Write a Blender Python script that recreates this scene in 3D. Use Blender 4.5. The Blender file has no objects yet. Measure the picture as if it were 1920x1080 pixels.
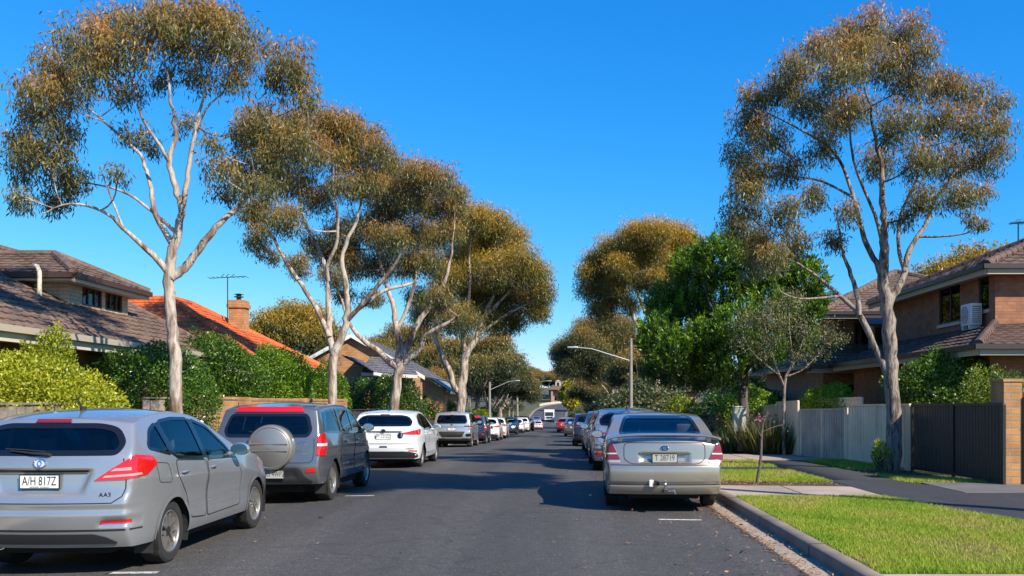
import bpy, bmesh, math, random
import numpy as np
from mathutils import Vector, Matrix, geometry
from mathutils.bvhtree import BVHTree
R = math.radians
S = bpy.context.scene
COL = S.collection
# ---------------------------------------------------------------- camera (a view camera standing on the road, lens risen and shifted)
F = 1707.0; HX, HY, EYE = 1050.0, 755.0, 1.65
cd = bpy.data.cameras.new('camera'); cam = bpy.data.objects.new('camera', cd); COL.objects.link(cam)
cam.location = (0, 0, EYE); cam.rotation_euler = (R(90), 0, 0)
cd.sensor_width = 36; cd.lens = F / 1920 * 36
cd.shift_x = (960 - HX) / 1920; cd.shift_y = (HY - 540) / 1920
cd.clip_start = 0.1; cd.clip_end = 3000
S.camera = cam
# ---------------------------------------------------------------- light
SUN_EL, SUN_AZ = R(38), R(48)            # azimuth measured from straight behind the camera towards the right
sdir = Vector((math.sin(SUN_AZ) * math.cos(SUN_EL), -math.cos(SUN_AZ) * math.cos(SUN_EL), math.sin(SUN_EL)))
W = bpy.data.worlds.new("World"); S.world = W; W.use_nodes = True
wn = W.node_tree.nodes; wl = W.node_tree.links
bg = wn['Background']
sky = wn.new('ShaderNodeTexSky'); sky.sky_type = 'NISHITA'; sky.sun_disc = False
sky.sun_elevation = SUN_EL; sky.sun_rotation = math.atan2(sdir.x, sdir.y)
sky.air_density = 1.0; sky.dust_density = 0.05; sky.ozone_density = 4.0
def wmath(op, a, b):
    n = wn.new('ShaderNodeMath'); n.operation = op
    for i, q in enumerate((a, b)):
        if isinstance(q, (int, float)): n.inputs[i].default_value = q
        else: wl.new(q, n.inputs[i])
    return n.outputs[0]
sc_, cc_ = wn.new('ShaderNodeSeparateColor'), wn.new('ShaderNodeCombineColor')      # the deep, saturated blue of this sky
wl.new(sky.outputs[0], sc_.inputs[0])
wl.new(wmath('MINIMUM', wmath('MULTIPLY', wmath('POWER', sc_.outputs[0], 2.0), .145), sc_.outputs[0]), cc_.inputs[0])
wl.new(wmath('MULTIPLY', wmath('POWER', sc_.outputs[1], .9), 1.33), cc_.inputs[1])
wl.new(wmath('MINIMUM', wmath('MULTIPLY', wmath('POWER', sc_.outputs[2], .6), 3.5), 10.5), cc_.inputs[2])
wl.new(cc_.outputs[0], bg.inputs[0])
bg.inputs[1].default_value = 0.075
ld = bpy.data.lights.new('sun', 'SUN'); ld.energy = 5.0; ld.angle = R(0.5); ld.color = (1, 0.91, 0.77)
sun = bpy.data.objects.new('sun', ld); COL.objects.link(sun)
sun.rotation_euler = (-sdir).to_track_quat('-Z', 'Y').to_euler()
S.view_settings.view_transform = 'Standard'; S.view_settings.look = 'None'
S.view_settings.exposure = 0.6; S.view_settings.gamma = 1
S.render.engine = 'CYCLES'
S.cycles.max_bounces = 6; S.cycles.diffuse_bounces = 3; S.cycles.glossy_bounces = 3
S.cycles.transparent_max_bounces = 10; S.cycles.transmission_bounces = 4
S.cycles.use_denoising = True
try: S.cycles.denoiser = 'OPENIMAGEDENOISE'
except Exception: pass
S.cycles.caustics_reflective = False; S.cycles.caustics_refractive = False

# ---------------------------------------------------------------- helpers
def pt(px, py, Y):
    """a point of the place that lies Y metres down the street, from its measured position"""
    return Vector(((px - HX) / F * Y, Y, EYE + (HY - py) / F * Y))
def pxm(Y): return F / Y
def smooth_curve(xs, ys, sig=6.0):
    g = np.arange(-60, 1200, 1.0); v = np.interp(g, xs, ys)
    k = np.exp(-0.5 * (np.arange(-30, 31) / sig) ** 2); k /= k.sum()
    v2 = np.convolve(np.pad(v, 30, mode='edge'), k, 'valid')
    return lambda y: np.interp(y, g, v2)
zg = smooth_curve([-60, 20, 30, 42, 53, 80, 98, 146, 175, 195, 215, 240, 270, 300, 330, 420, 1200],
                  [0, 0, -.10, -.42, -.72, -1.16, -1.45, -2.75, -2.75, -2.35, -1.5, -.2, .75, 1.3, 1.7, 6, 20], 4)
roff = smooth_curve([-60, 45, 95, 150, 200, 230, 250, 275, 300, 330, 400, 1200],
                    [0, 0, -.9, -1.3, -1.3, -.9, .2, 2.5, 6, 12, 30, 200], 5)
KR, KL = 2.68, -6.05                      # kerb faces
def tag(o, label=None, cat=None, group=None, kind=None):
    if label: o['label'] = label
    if cat: o['category'] = cat
    if group: o['group'] = group
    if kind: o['kind'] = kind
    return o
def empty(name, loc=(0, 0, 0), rz=0, label=None, cat=None, group=None):
    o = bpy.data.objects.new(name, None); COL.objects.link(o)
    o.location = loc; o.rotation_euler = (0, 0, rz); o.empty_display_size = .3
    return tag(o, label, cat, group)
def link(name, me, parent=None):
    o = bpy.data.objects.new(name, me); COL.objects.link(o)
    if parent: o.parent = parent
    return o
def copy_tree(o, parent=None):
    c = o.copy(); COL.objects.link(c)
    if parent: c.parent = parent
    for ch in list(o.children): copy_tree(ch, c)
    return c
class MB:
    """collects shapes and links them as one mesh object"""
    def __init__(s): s.v = []; s.f = []; s.m = []; s.cur = 0
    def add(s, vs, fs):
        b = len(s.v); s.v += [tuple(p) for p in vs]
        for f in fs: s.f.append([b + i for i in f]); s.m.append(s.cur)
        return s
    def box(s, x0, x1, y0, y1, z0, z1, M=None, bev=0):
        if bev:
            bm = bmesh.new(); bmesh.ops.create_cube(bm, size=1)
            bmesh.ops.scale(bm, vec=(x1 - x0, y1 - y0, z1 - z0), verts=bm.verts)
            bmesh.ops.translate(bm, vec=((x0 + x1) / 2, (y0 + y1) / 2, (z0 + z1) / 2), verts=bm.verts)
            bmesh.ops.bevel(bm, geom=bm.edges[:], offset=bev, segments=2, profile=.5, affect='EDGES')
            return s.bm(bm, M)
        vs = [Vector((x, y, z)) for z in (z0, z1) for y in (y0, y1) for x in (x0, x1)]
        if M: vs = [M @ v for v in vs]
        return s.add(vs, [(0, 2, 3, 1), (4, 5, 7, 6), (0, 1, 5, 4), (2, 6, 7, 3), (0, 4, 6, 2), (1, 3, 7, 5)])
    def bm(s, bm, M=None):
        bm.verts.index_update()
        s.add([(M @ v.co if M else v.co.copy()) for v in bm.verts], [[v.index for v in f.verts] for f in bm.faces]); bm.free(); return s
    def quad(s, *p): return s.add(p, [tuple(range(len(p)))])
    def tube(s, path, rad, n=8, cap=True, wob=0, rng=None):
        path = [Vector(p) for p in path]
        if not hasattr(rad, '__len__'): rad = [rad] * len(path)
        vs = []; fs = []; ref = None
        for i, p in enumerate(path):
            t = (path[min(i + 1, len(path) - 1)] - path[max(i - 1, 0)]).normalized()
            if ref is None: ref = t.orthogonal().normalized()
            ref = (ref - t * ref.dot(t))
            ref = ref.normalized() if ref.length > 1e-6 else t.orthogonal().normalized()
            b = t.cross(ref)
            for k in range(n):
                a = 2 * math.pi * k / n
                r = rad[i] * (1 + (rng.uniform(-wob, wob) if wob else 0))
                vs.append(p + (ref * math.cos(a) + b * math.sin(a)) * r)
        for i in range(len(path) - 1):
            for k in range(n): fs.append((i * n + k, i * n + (k + 1) % n, (i + 1) * n + (k + 1) % n, (i + 1) * n + k))
        if cap: fs.append(tuple(range(n))[::-1]); fs.append(tuple((len(path) - 1) * n + k for k in range(n)))
        return s.add(vs, fs)
    def lathe(s, prof, n=32, M=None, axis='X'):
        """prof: (radius, along) pairs turned about the axis"""
        vs = []; fs = []
        for r, a in prof:
            for k in range(n):
                t = 2 * math.pi * k / n
                v = Vector((a, r * math.cos(t), r * math.sin(t))) if axis == 'X' else (Vector((r * math.cos(t), r * math.sin(t), a)) if axis == 'Z' else Vector((r * math.cos(t), a, r * math.sin(t))))
                vs.append(M @ v if M else v)
        for i in range(len(prof) - 1):
            for k in range(n): fs.append((i * n + k, i * n + (k + 1) % n, (i + 1) * n + (k + 1) % n, (i + 1) * n + k))
        return s.add(vs, fs)
    def prism(s, poly, a0, a1, axis='Y', M=None):
        """polygon in the plane square to axis, drawn out from a0 to a1"""
        def p3(u, v, a): return Vector((u, a, v)) if axis == 'Y' else (Vector((a, u, v)) if axis == 'X' else Vector((u, v, a)))
        n = len(poly); vs = [p3(u, v, a0) for u, v in poly] + [p3(u, v, a1) for u, v in poly]
        if M: vs = [M @ v for v in vs]
        return s.add(vs, [tuple(range(n)), tuple(range(n, 2 * n))[::-1]] + [(i, i + n, (i + 1) % n + n, (i + 1) % n) for i in range(n)])
    def build(s, name, mat, parent=None, smooth=None, uv=True, recalc=True):
        me = bpy.data.meshes.new(name); me.from_pydata(s.v, [], s.f)
        for m in (mat if isinstance(mat, (list, tuple)) else [mat]): me.materials.append(m)
        me.polygons.foreach_set('material_index', s.m)
        if recalc:
            b = bmesh.new(); b.from_mesh(me); bmesh.ops.recalc_face_normals(b, faces=b.faces[:]); b.to_mesh(me); b.free()
        if uv: wall_uv(me)
        if smooth is not None:
            me.shade_smooth(); me.set_sharp_from_angle(angle=R(smooth))
        me.update()
        return link(name, me, parent)
def wall_uv(me):
    n = len(me.loops)
    if not n: return
    L = me.uv_layers.new(name='UVMap')
    co = np.empty(len(me.vertices) * 3); me.vertices.foreach_get('co', co); co = co.reshape(-1, 3)
    vi = np.empty(n, int); me.loops.foreach_get('vertex_index', vi)
    nm = np.empty(len(me.polygons) * 3); me.polygons.foreach_get('normal', nm); nm = nm.reshape(-1, 3)
    lt = np.empty(len(me.polygons), int); me.polygons.foreach_get('loop_total', lt)
    N = np.repeat(nm, lt, axis=0); P = co[vi]; A = np.abs(N)
    u = np.where(A[:, 0] >= A[:, 1], P[:, 1], P[:, 0]); v = P[:, 2].copy()
    top = A[:, 2] > .8; u = np.where(top, P[:, 0], u); v = np.where(top, P[:, 1], v)
    L.data.foreach_set('uv', np.stack([u, v], 1).ravel().astype(np.float32))
def np_mesh(name, V, Fq, mat, parent=None, attrs=None, smooth=False, nrm=None):
    me = bpy.data.meshes.new(name); V = np.asarray(V, np.float32); Fq = np.asarray(Fq, np.int32); k = Fq.shape[1]
    me.vertices.add(len(V)); me.vertices.foreach_set('co', V.ravel())
    me.loops.add(Fq.size); me.loops.foreach_set('vertex_index', Fq.ravel())
    me.polygons.add(len(Fq)); me.polygons.foreach_set('loop_start', np.arange(0, Fq.size, k, dtype=np.int32))
    me.update(calc_edges=True)
    for m in (mat if isinstance(mat, (list, tuple)) else [mat]): me.materials.append(m)
    for nme, dom, arr in (attrs or []):
        a = me.attributes.new(nme, 'FLOAT', dom); a.data.foreach_set('value', np.asarray(arr, np.float32))
    if smooth or nrm is not None: me.shade_smooth()
    if nrm is not None: me.normals_split_custom_set_from_vertices([tuple(x) for x in nrm])
    return link(name, me, parent)
# ---------------------------------------------------------------- materials
def mat(name, col=(.5, .5, .5), rough=.6, metal=0., coat=0., spec=.5, var=0., vscale=4., bump=0., bscale=30., emit=None):
    m = bpy.data.materials.new(name); m.use_nodes = True; nt = m.node_tree; p = nt.nodes['Principled BSDF']
    p.inputs['Base Color'].default_value = (*col, 1); p.inputs['Roughness'].default_value = rough
    p.inputs['Metallic'].default_value = metal; p.inputs['Coat Weight'].default_value = coat; p.inputs['Coat Roughness'].default_value = .04
    p.inputs['Specular IOR Level'].default_value = spec
    if var:
        n = noise(nt, vscale, 5); r = ramp(nt, n, [(.3, tuple(c * (1 - var) for c in col)), (.7, tuple(min(1, c * (1 + var)) for c in col))])
        nt.links.new(r.outputs[0], p.inputs['Base Color'])
    if bump:
        n = noise(nt, bscale, 4); bump_to(nt, n.outputs[0], p, bump)
    if emit: p.inputs['Emission Color'].default_value = (*emit[0], 1); p.inputs['Emission Strength'].default_value = emit[1]
    return m
def noise(nt, scale, detail=4, rough=.55, coord='Object', vec=None, stretch=None):
    n = nt.nodes.new('ShaderNodeTexNoise'); n.inputs['Scale'].default_value = scale; n.inputs['Detail'].default_value = detail; n.inputs['Roughness'].default_value = rough
    if vec is None:
        tc = nt.nodes.new('ShaderNodeTexCoord'); vec = tc.outputs[coord]
    if stretch:
        mp = nt.nodes.new('ShaderNodeMapping'); mp.inputs['Scale'].default_value = stretch; nt.links.new(vec, mp.inputs[0]); vec = mp.outputs[0]
    nt.links.new(vec, n.inputs['Vector']); return n
def ramp(nt, src, stops):
    r = nt.nodes.new('ShaderNodeValToRGB'); cr = r.color_ramp
    while len(cr.elements) < len(stops): cr.elements.new(.5)
    for e, (p, c) in zip(cr.elements, stops): e.position = p; e.color = (*c, 1) if len(c) == 3 else c
    nt.links.new(src.outputs[0] if hasattr(src, 'outputs') else src, r.inputs[0]); return r
def bump_to(nt, sock, p, strength, dist=.02):
    b = nt.nodes.new('ShaderNodeBump'); b.inputs['Strength'].default_value = strength; b.inputs['Distance'].default_value = dist
    nt.links.new(sock, b.inputs['Height']); nt.links.new(b.outputs[0], p.inputs['Normal']); return b
def mixc(nt, fac, a, b, mode='MIX'):
    m = nt.nodes.new('ShaderNodeMix'); m.data_type = 'RGBA'; m.blend_type = mode
    for s, i in ((fac, 0), (a, 6), (b, 7)):
        if isinstance(s, (int, float)): m.inputs[i].default_value = s
        elif isinstance(s, tuple): m.inputs[i].default_value = (*s[:3], 1)
        else: nt.links.new(s, m.inputs[i])
    return m.outputs[2]
def brick_mat(name, c1, c2, mortar, bw=.24, bh=.086, rough=.85):
    m = mat(name, c1, rough); nt = m.node_tree; p = nt.nodes['Principled BSDF']
    uv = nt.nodes.new('ShaderNodeTexCoord'); b = nt.nodes.new('ShaderNodeTexBrick')
    nt.links.new(uv.outputs['UV'], b.inputs['Vector'])
    b.inputs['Color1'].default_value = (*c1, 1); b.inputs['Color2'].default_value = (*c2, 1); b.inputs['Mortar'].default_value = (*mortar, 1)
    b.inputs['Scale'].default_value = 1; b.inputs['Mortar Size'].default_value = .016 if bw > .3 else .009; b.inputs['Mortar Smooth'].default_value = .2
    b.inputs['Brick Width'].default_value = bw; b.inputs['Row Height'].default_value = bh; b.inputs['Bias'].default_value = -.1
    n = noise(nt, 3, 5); n2 = noise(nt, 60, 3)
    r = ramp(nt, n, [(.3, (.72, .72, .72)), (.7, (1.12, 1.1, 1.08))]); c = mixc(nt, 1., b.outputs[0], r.outputs[0], 'MULTIPLY')
    r2 = ramp(nt, n2, [(.3, (.8, .8, .8)), (.7, (1.1, 1.1, 1.1))]); c = mixc(nt, 1., c, r2.outputs[0], 'MULTIPLY')
    nt.links.new(c, p.inputs['Base Color'])
    inv = nt.nodes.new('ShaderNodeMath'); inv.operation = 'SUBTRACT'; inv.inputs[0].default_value = 1; nt.links.new(b.outputs['Fac'], inv.inputs[1])
    bump_to(nt, inv.outputs[0], p, .6, .008); return m
def leaf_mat(name, cols, trans=.3, rough=.45, spec=.5):
    """cols: colours met along the per-leaf value 'hue' (each leaf has one colour of its own)"""
    m = bpy.data.materials.new(name); m.use_nodes = True; nt = m.node_tree; nt.nodes.clear()
    out = nt.nodes.new('ShaderNodeOutputMaterial'); a = nt.nodes.new('ShaderNodeAttribute'); a.attribute_name = 'hue'
    r = ramp(nt, a.outputs['Fac'], [(i / (len(cols) - 1), c) for i, c in enumerate(cols)])
    p = nt.nodes.new('ShaderNodeBsdfPrincipled'); p.inputs['Roughness'].default_value = rough; p.inputs['Specular IOR Level'].default_value = spec
    t = nt.nodes.new('ShaderNodeBsdfTranslucent'); mx = nt.nodes.new('ShaderNodeMixShader'); mx.inputs[0].default_value = trans
    nt.links.new(r.outputs[0], p.inputs['Base Color']); nt.links.new(r.outputs[0], t.inputs[0])
    nt.links.new(p.outputs[0], mx.inputs[1]); nt.links.new(t.outputs[0], mx.inputs[2]); nt.links.new(mx.outputs[0], out.inputs[0]); return m
def glass_mat(name, tintc=(.25, .28, .28), rough=.01):
    m = bpy.data.materials.new(name); m.use_nodes = True; nt = m.node_tree; nt.nodes.clear()
    out = nt.nodes.new('ShaderNodeOutputMaterial'); fr = nt.nodes.new('ShaderNodeFresnel'); fr.inputs[0].default_value = 1.5
    t = nt.nodes.new('ShaderNodeBsdfTransparent'); t.inputs[0].default_value = (*tintc, 1)
    g = nt.nodes.new('ShaderNodeBsdfGlossy'); g.inputs['Roughness'].default_value = rough
    ml = nt.nodes.new('ShaderNodeMath'); ml.operation = 'MULTIPLY_ADD'; ml.inputs[1].default_value = 1.15; ml.inputs[2].default_value = .02; nt.links.new(fr.outputs[0], ml.inputs[0])
    mx = nt.nodes.new('ShaderNodeMixShader'); nt.links.new(ml.outputs[0], mx.inputs[0])
    nt.links.new(t.outputs[0], mx.inputs[1]); nt.links.new(g.outputs[0], mx.inputs[2]); nt.links.new(mx.outputs[0], out.inputs[0]); return m
def bark_mat(name, stops, scale=2.2, bump=.5):
    m = mat(name, (.4, .35, .3), .9); nt = m.node_tree; p = nt.nodes['Principled BSDF']
    n = noise(nt, scale, 6, .62, stretch=(2.2, 2.2, .45)); r = ramp(nt, n, stops)
    n2 = noise(nt, 22, 4, .6, stretch=(1.6, 1.6, .3)); r2 = ramp(nt, n2, [(.3, (.75, .73, .7)), (.65, (1.06, 1.06, 1.06))])
    nt.links.new(mixc(nt, 1., r.outputs[0], r2.outputs[0], 'MULTIPLY'), p.inputs['Base Color'])
    bump_to(nt, n2.outputs[0], p, bump, .03); return m
# ---------------------------------------------------------------- ground, road, kerbs, paths
def asphalt(name, base, tintv=(1, 1, 1)):
    m = mat(name, (base,) * 3, .82, spec=.35); nt = m.node_tree; p = nt.nodes['Principled BSDF']
    big = noise(nt, .35, 4, stretch=(1, .25, 1)); r1 = ramp(nt, big, [(.3, (.78, .78, .8)), (.7, (1.15, 1.14, 1.12))])
    mid = noise(nt, 6, 5); r3 = ramp(nt, mid, [(.3, (.88, .88, .88)), (.7, (1.1, 1.1, 1.1))])
    v = nt.nodes.new('ShaderNodeTexVoronoi'); v.inputs['Scale'].default_value = 95
    tc = nt.nodes.new('ShaderNodeTexCoord'); nt.links.new(tc.outputs['Object'], v.inputs['Vector'])
    sep = nt.nodes.new('ShaderNodeSeparateColor'); nt.links.new(v.outputs['Color'], sep.inputs[0])
    r2 = ramp(nt, sep.outputs[0], [(0, tuple(base * .7 * t for t in tintv)), (.6, tuple(base * t for t in tintv)), (.93, tuple(base * 1.25 * t for t in tintv)), (1, (base * 2.6,) * 3)])
    c = mixc(nt, 1., r2.outputs[0], r1.outputs[0], 'MULTIPLY'); c = mixc(nt, 1., c, r3.outputs[0], 'MULTIPLY')
    # hairline cracks and faint tyre tracks
    w = nt.nodes.new('ShaderNodeTexVoronoi'); w.feature = 'DISTANCE_TO_EDGE'; w.inputs['Scale'].default_value = .35
    wob = noise(nt, 1.5, 5); add = nt.nodes.new('ShaderNodeVectorMath'); add.operation = 'MULTIPLY_ADD'; add.inputs[1].default_value = (.8, .8, 0)
    nt.links.new(wob.outputs['Color'], add.inputs[0]); nt.links.new(tc.outputs['Object'], add.inputs[2]); nt.links.new(add.outputs[0], w.inputs['Vector'])
    rc = ramp(nt, w.outputs['Distance'], [(0, (.4, .4, .4)), (.010, (1, 1, 1))]); c = mixc(nt, .35, c, mixc(nt, 1., c, rc.outputs[0], 'MULTIPLY'))
    # worn wheel tracks along the street, oil drips in the parking bays
    sx = nt.nodes.new('ShaderNodeSeparateXYZ'); nt.links.new(tc.outputs['Object'], sx.inputs[0]); wv = nt.nodes.new('ShaderNodeMath'); wv.operation = 'SINE'; ml = nt.nodes.new('ShaderNodeMath'); ml.operation = 'MULTIPLY'; ml.inputs[1].default_value = 3.6
    nt.links.new(sx.outputs[0], ml.inputs[0]); nt.links.new(ml.outputs[0], wv.inputs[0]); rt = ramp(nt, wv.outputs[0], [(.2, (.93, .93, .93)), (.8, (1.07, 1.07, 1.06))]); c = mixc(nt, 1., c, rt.outputs[0], 'MULTIPLY')
    st = noise(nt, 1.1, 6, .7); rs = ramp(nt, st, [(.60, (1, 1, 1)), (.72, (.62, .61, .6))]); c = mixc(nt, .75, c, mixc(nt, 1., c, rs.outputs[0], 'MULTIPLY'))
    nt.links.new(c, p.inputs['Base Color']); bump_to(nt, v.outputs['Distance'], p, .35, .006); return m
M_road = asphalt('asphalt', .070, (1.05, .98, .90)); M_path = asphalt('path_asphalt', .045)
def concrete(name, base, var=.25):
    m = mat(name, base, .88, spec=.3); nt = m.node_tree; p = nt.nodes['Principled BSDF']
    a = noise(nt, .9, 6); r1 = ramp(nt, a, [(.28, tuple(c * (1 - var) for c in base)), (.72, tuple(c * (1 + var) for c in base))])
    b = noise(nt, 70, 4); r2 = ramp(nt, b, [(.3, (.75, .74, .72)), (.7, (1.12, 1.12, 1.12))])
    nt.links.new(mixc(nt, 1., r1.outputs[0], r2.outputs[0], 'MULTIPLY'), p.inputs['Base Color']); bump_to(nt, b.outputs[0], p, .25, .006); return m
M_gut = concrete('gutter_concrete', (.36, .29, .22), .3); M_kerb = concrete('kerb_concrete', (.22, .18, .14), .4)
M_conc = concrete('driveway_concrete', (.40, .32, .25)); M_mulch = mat('bark_mulch', (.09, .055, .04), .95, var=.6, vscale=25, bump=1., bscale=60)
def lawn_mat(name):
    m = mat(name, (.1, .15, .02), .9, spec=.2); nt = m.node_tree; p = nt.nodes['Principled BSDF']
    a = noise(nt, .9, 5); r = ramp(nt, a, [(.3, (.20, .16, .07)), (.48, (.10, .15, .02)), (.75, (.06, .11, .012))])
    b = noise(nt, 60, 3); r2 = ramp(nt, b, [(.3, (.5, .5, .5)), (.7, (1.2, 1.2, 1.2))])
    nt.links.new(mixc(nt, 1., r.outputs[0], r2.outputs[0], 'MULTIPLY'), p.inputs['Base Color']); bump_to(nt, b.outputs[0], p, .6, .02); return m
M_lawn = lawn_mat('lawn_soil'); M_terrain = mat('terrain_grass', (.075, .075, .03), .95, var=.5, vscale=.7, bump=.6, bscale=30)
YS = np.unique(np.concatenate([np.arange(-40, 60, 2.), np.arange(60, 340, 4.), np.arange(340, 1000, 30.)]))
def strip(name, cols, mt, ys=YS, kind='structure', curve=True):
    """cols: (x, dz) across, laid along the street profile"""
    V = []; n = len(cols)
    for y in ys:
        o = float(roff(y)) if curve else 0; z = float(zg(y))
        V += [(x + o, y, z + dz) for x, dz in cols]
    Fq = [(i * n + j, i * n + j + 1, (i + 1) * n + j + 1, (i + 1) * n + j) for i in range(len(ys) - 1) for j in range(n - 1)]
    o = np_mesh(name, V, Fq, mt); o['kind'] = kind; return o
strip('terrain', [(-700, 9), (-200, 2), (-60, .3), (-20, .1), (-7, .1), (KL - .16, .1), (KL - .1, -.25), (KR + .1, -.25), (KR + .16, .1), (8, .1), (20, .1), (60, .3), (200, 2), (700, 9)], M_terrain)
strip('road', [(KL + .3, .0), (-3, .03), (-1.7, .04), (0, .03), (KR - .3, 0)], M_road)
for nme, g, k in (('gutter', (KR - .305, KR), (KR, KR + .18)), ('gutter', (KL, KL + .305), (KL - .18, KL))):
    a, b = g
    strip(nme, [(a, .003), ((a + b) / 2, -.012 if False else .0), (b, .006)], M_gut)
    c, d = k
    prof = [(c, -.1), (c, .10), (c + .02 if c == KR else c + .01, .128), (d - .01 if c == KR else d - .02, .13), (d, .118), (d, -.1)]
    strip('kerb', prof, M_kerb)
def sheet(name, pts, z, mt, kind='structure', thick=.05):
    mb = MB()
    n = len(pts)
    top = [(x, y, float(zg(y)) + z) for x, y in pts]; bot = [(x, y, q - thick) for x, y, q in top]
    mb.add(top + bot, [tuple(range(n))] + [(i, i + n, (i + 1) % n + n, (i + 1) % n) for i in range(n)])
    o = mb.build(name, mt); o['kind'] = kind; return o
K2 = KR + .18
# asphalt footpath running beside the fences
sheet('footpath', [(6.25, 10.2), (5.96, 11.7), (5.5, 13.6), (5.32, 15), (5.3, 18), (6.62, 18), (6.8, 17), (9.5, 15.2), (9.5, 10.2)], .128, M_path)
strip('footpath', [(5.3, .06), (5.3, .1285), (6.62, .1285), (6.62, .06)], M_path, np.arange(18, 62, 2.), curve=False)
sheet('driveway', [(K2, 14.9), (5.31, 14.9), (5.3, 16.6), (4.6, 16.75), (K2, 16.9)], .124, M_conc)
sheet('driveway', [(6.86, 15.4), (8.9, 15.4), (8.9, 16.9), (7.9, 17.3), (6.9, 17.4)], .133, concrete('apron_concrete', (.16, .15, .145)))
sheet('driveway', [(K2, 20.7), (5.28, 20.7), (5.28, 22.0), (K2, 22.0)], .120, M_path)
sheet('driveway', [(K2, 24.9), (7.9, 24.9), (7.6, 28.6), (K2, 28.6)], .136, M_conc)
sheet('driveway', [(K2, 4.5), (9.5, 4.5), (9.5, 8.1), (K2, 8.1)], .124, M_conc)
M_joint = mat('joint', (.07, .06, .05), .95)
for x, y0, y1 in ((4.05, 14.95, 16.8), (4.1, 25, 28.5), (5.3, 25, 28.5)):
    sheet('driveway_joint', [(x, y0), (x + .018, y0), (x + .018, y1), (x, y1)], .1405 if y0 > 20 else .1285, M_joint, thick=.003)
sheet('mulch_bed', [(K2, 16.9), (4.6, 16.76), (5.29, 16.62), (5.28, 17.5), (4.4, 17.45), (K2, 17.9)], .122, M_mulch)
sheet('mulch_bed', [(6.63, 19.4), (7.2, 18.7), (7.9, 18.6), (7.95, 22.2), (6.63, 22.6)], .125, M_mulch)
LAWNS = [[(K2, 8.12), (6.6, 8.12), (6.45, 9.5), (6.24, 10.2), (5.95, 11.7), (5.49, 13.6), (5.31, 14.88), (K2, 14.88)],
         [(K2, 17.92), (4.4, 17.47), (5.27, 17.52), (5.27, 20.68), (K2, 20.68)],
         [(K2, 22.02), (5.27, 22.02), (5.27, 24.88), (K2, 24.88)], [(6.64, 20.9), (7.05, 20.65), (7.9, 20.85), (7.85, 24.8), (6.64, 24.8)], [(6.68, 17.5), (8.15, 17.35), (8.0, 18.6), (7.2, 18.68), (6.64, 19.3)]]
def in_poly(P, poly):
    x, y = P[:, 0], P[:, 1]; c = np.zeros(len(P), bool); n = len(poly)
    for i in range(n):
        (x0, y0), (x1, y1) = poly[i], poly[(i + 1) % n]
        k = ((y0 > y) != (y1 > y)) & (x < (x1 - x0) * (y - y0) / ((y1 - y0) or 1e-9) + x0); c ^= k
    return c
def blades(rng, poly, dens, h, w):
    xs = [p[0] for p in poly]; ys = [p[1] for p in poly]; n = int((max(xs) - min(xs)) * (max(ys) - min(ys)) * dens)
    P = np.stack([rng.uniform(min(xs), max(xs), n), rng.uniform(min(ys), max(ys), n)], 1); P = P[in_poly(P + rng.normal(0, .035, P.shape), poly)]
    # patchiness: worn and dry places (a real property of this turf)
    q = np.sin(P[:, 0] * 2.1 + 1.3 * np.sin(P[:, 1] * 1.1)) * np.sin(P[:, 1] * 1.5 + P[:, 0] * .7) + .5 * np.sin(P[:, 0] * 5.3 + P[:, 1] * 2) * np.sin(P[:, 1] * 4.1)
    keep = rng.random(len(P)) < np.clip(1.0 + q * .5, .35, 1); P = P[keep]; q = q[keep]; n = len(P)
    a = rng.uniform(0, 2 * np.pi, n); hh = h * rng.uniform(.5, 1.3, n); lean = rng.normal(0, .5, (n, 2)) * hh[:, None]
    z = zg(P[:, 1]) + .12; b = np.stack([P[:, 0], P[:, 1], z], 1); d = np.stack([np.cos(a), np.sin(a), np.zeros(n)], 1) * w / 2
    t = b + np.concatenate([lean, hh[:, None]], 1)
    V = np.stack([b - d, b + d, t], 1).reshape(-1, 3); hue = np.clip(.45 + q * .27 + rng.normal(0, .2, n), 0, 1)
    return V, hue
M_grass = leaf_mat('grass_blades', [(.50, .38, .15), (.46, .44, .07), (.36, .44, .035), (.25, .39, .025), (.16, .29, .018)], .35, .55, .3)
rngG = np.random.default_rng(5)
for i, poly in enumerate(LAWNS):
    sheet('lawn', poly, .119, M_lawn, kind='structure')
    V, hue = blades(rngG, poly, (5200, 3000, 1600, 1500, 2500)[i], (.042, .055, .06, .07, .06)[i], (.009, .013, .016, .016, .012)[i])
    g = np_mesh('grass', V, np.arange(len(V)).reshape(-1, 3), M_grass, attrs=[('hue', 'FACE', hue)]); tag(g, 'short green turf with dry patches on the roadside verge', 'grass', kind='stuff')
# painted ticks of the parking bays
M_white = mat('road_paint', (.50, .48, .45), .8, var=.55, vscale=22)
for x0, x1, y in ((1.38, 1.98, 12.75), (-4.3, -3.85, 8.72), (-3.75, -3.25, 15.9), (-3.5, -2.9, 27.5)):
    mb = MB(); rh = lambda x: float(zg(y)) + float(np.interp(x, [KL + .3, -3, -1.7, 0, KR - .3], [0, .03, .04, .03, 0])) + .004
    mb.quad((x0, y - .05, rh(x0)), (x1, y - .05, rh(x1)), (x1, y + .05, rh(x1)), (x0, y + .05, rh(x0))); o = mb.build('road_marking', M_white); o['kind'] = 'structure'
M_kj = mat('kerb_joint', (.04, .035, .03), .95)
for y in np.arange(7.4, 40, 2.4):                                    # joints between the kerb stones
    mb = MB(); mb.box(KR - .004, KR + .182, y, y + .012, -.02 + float(zg(y)), .1335 + float(zg(y))); o = mb.build('kerb_joint', M_kj); o['kind'] = 'structure'
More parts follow.
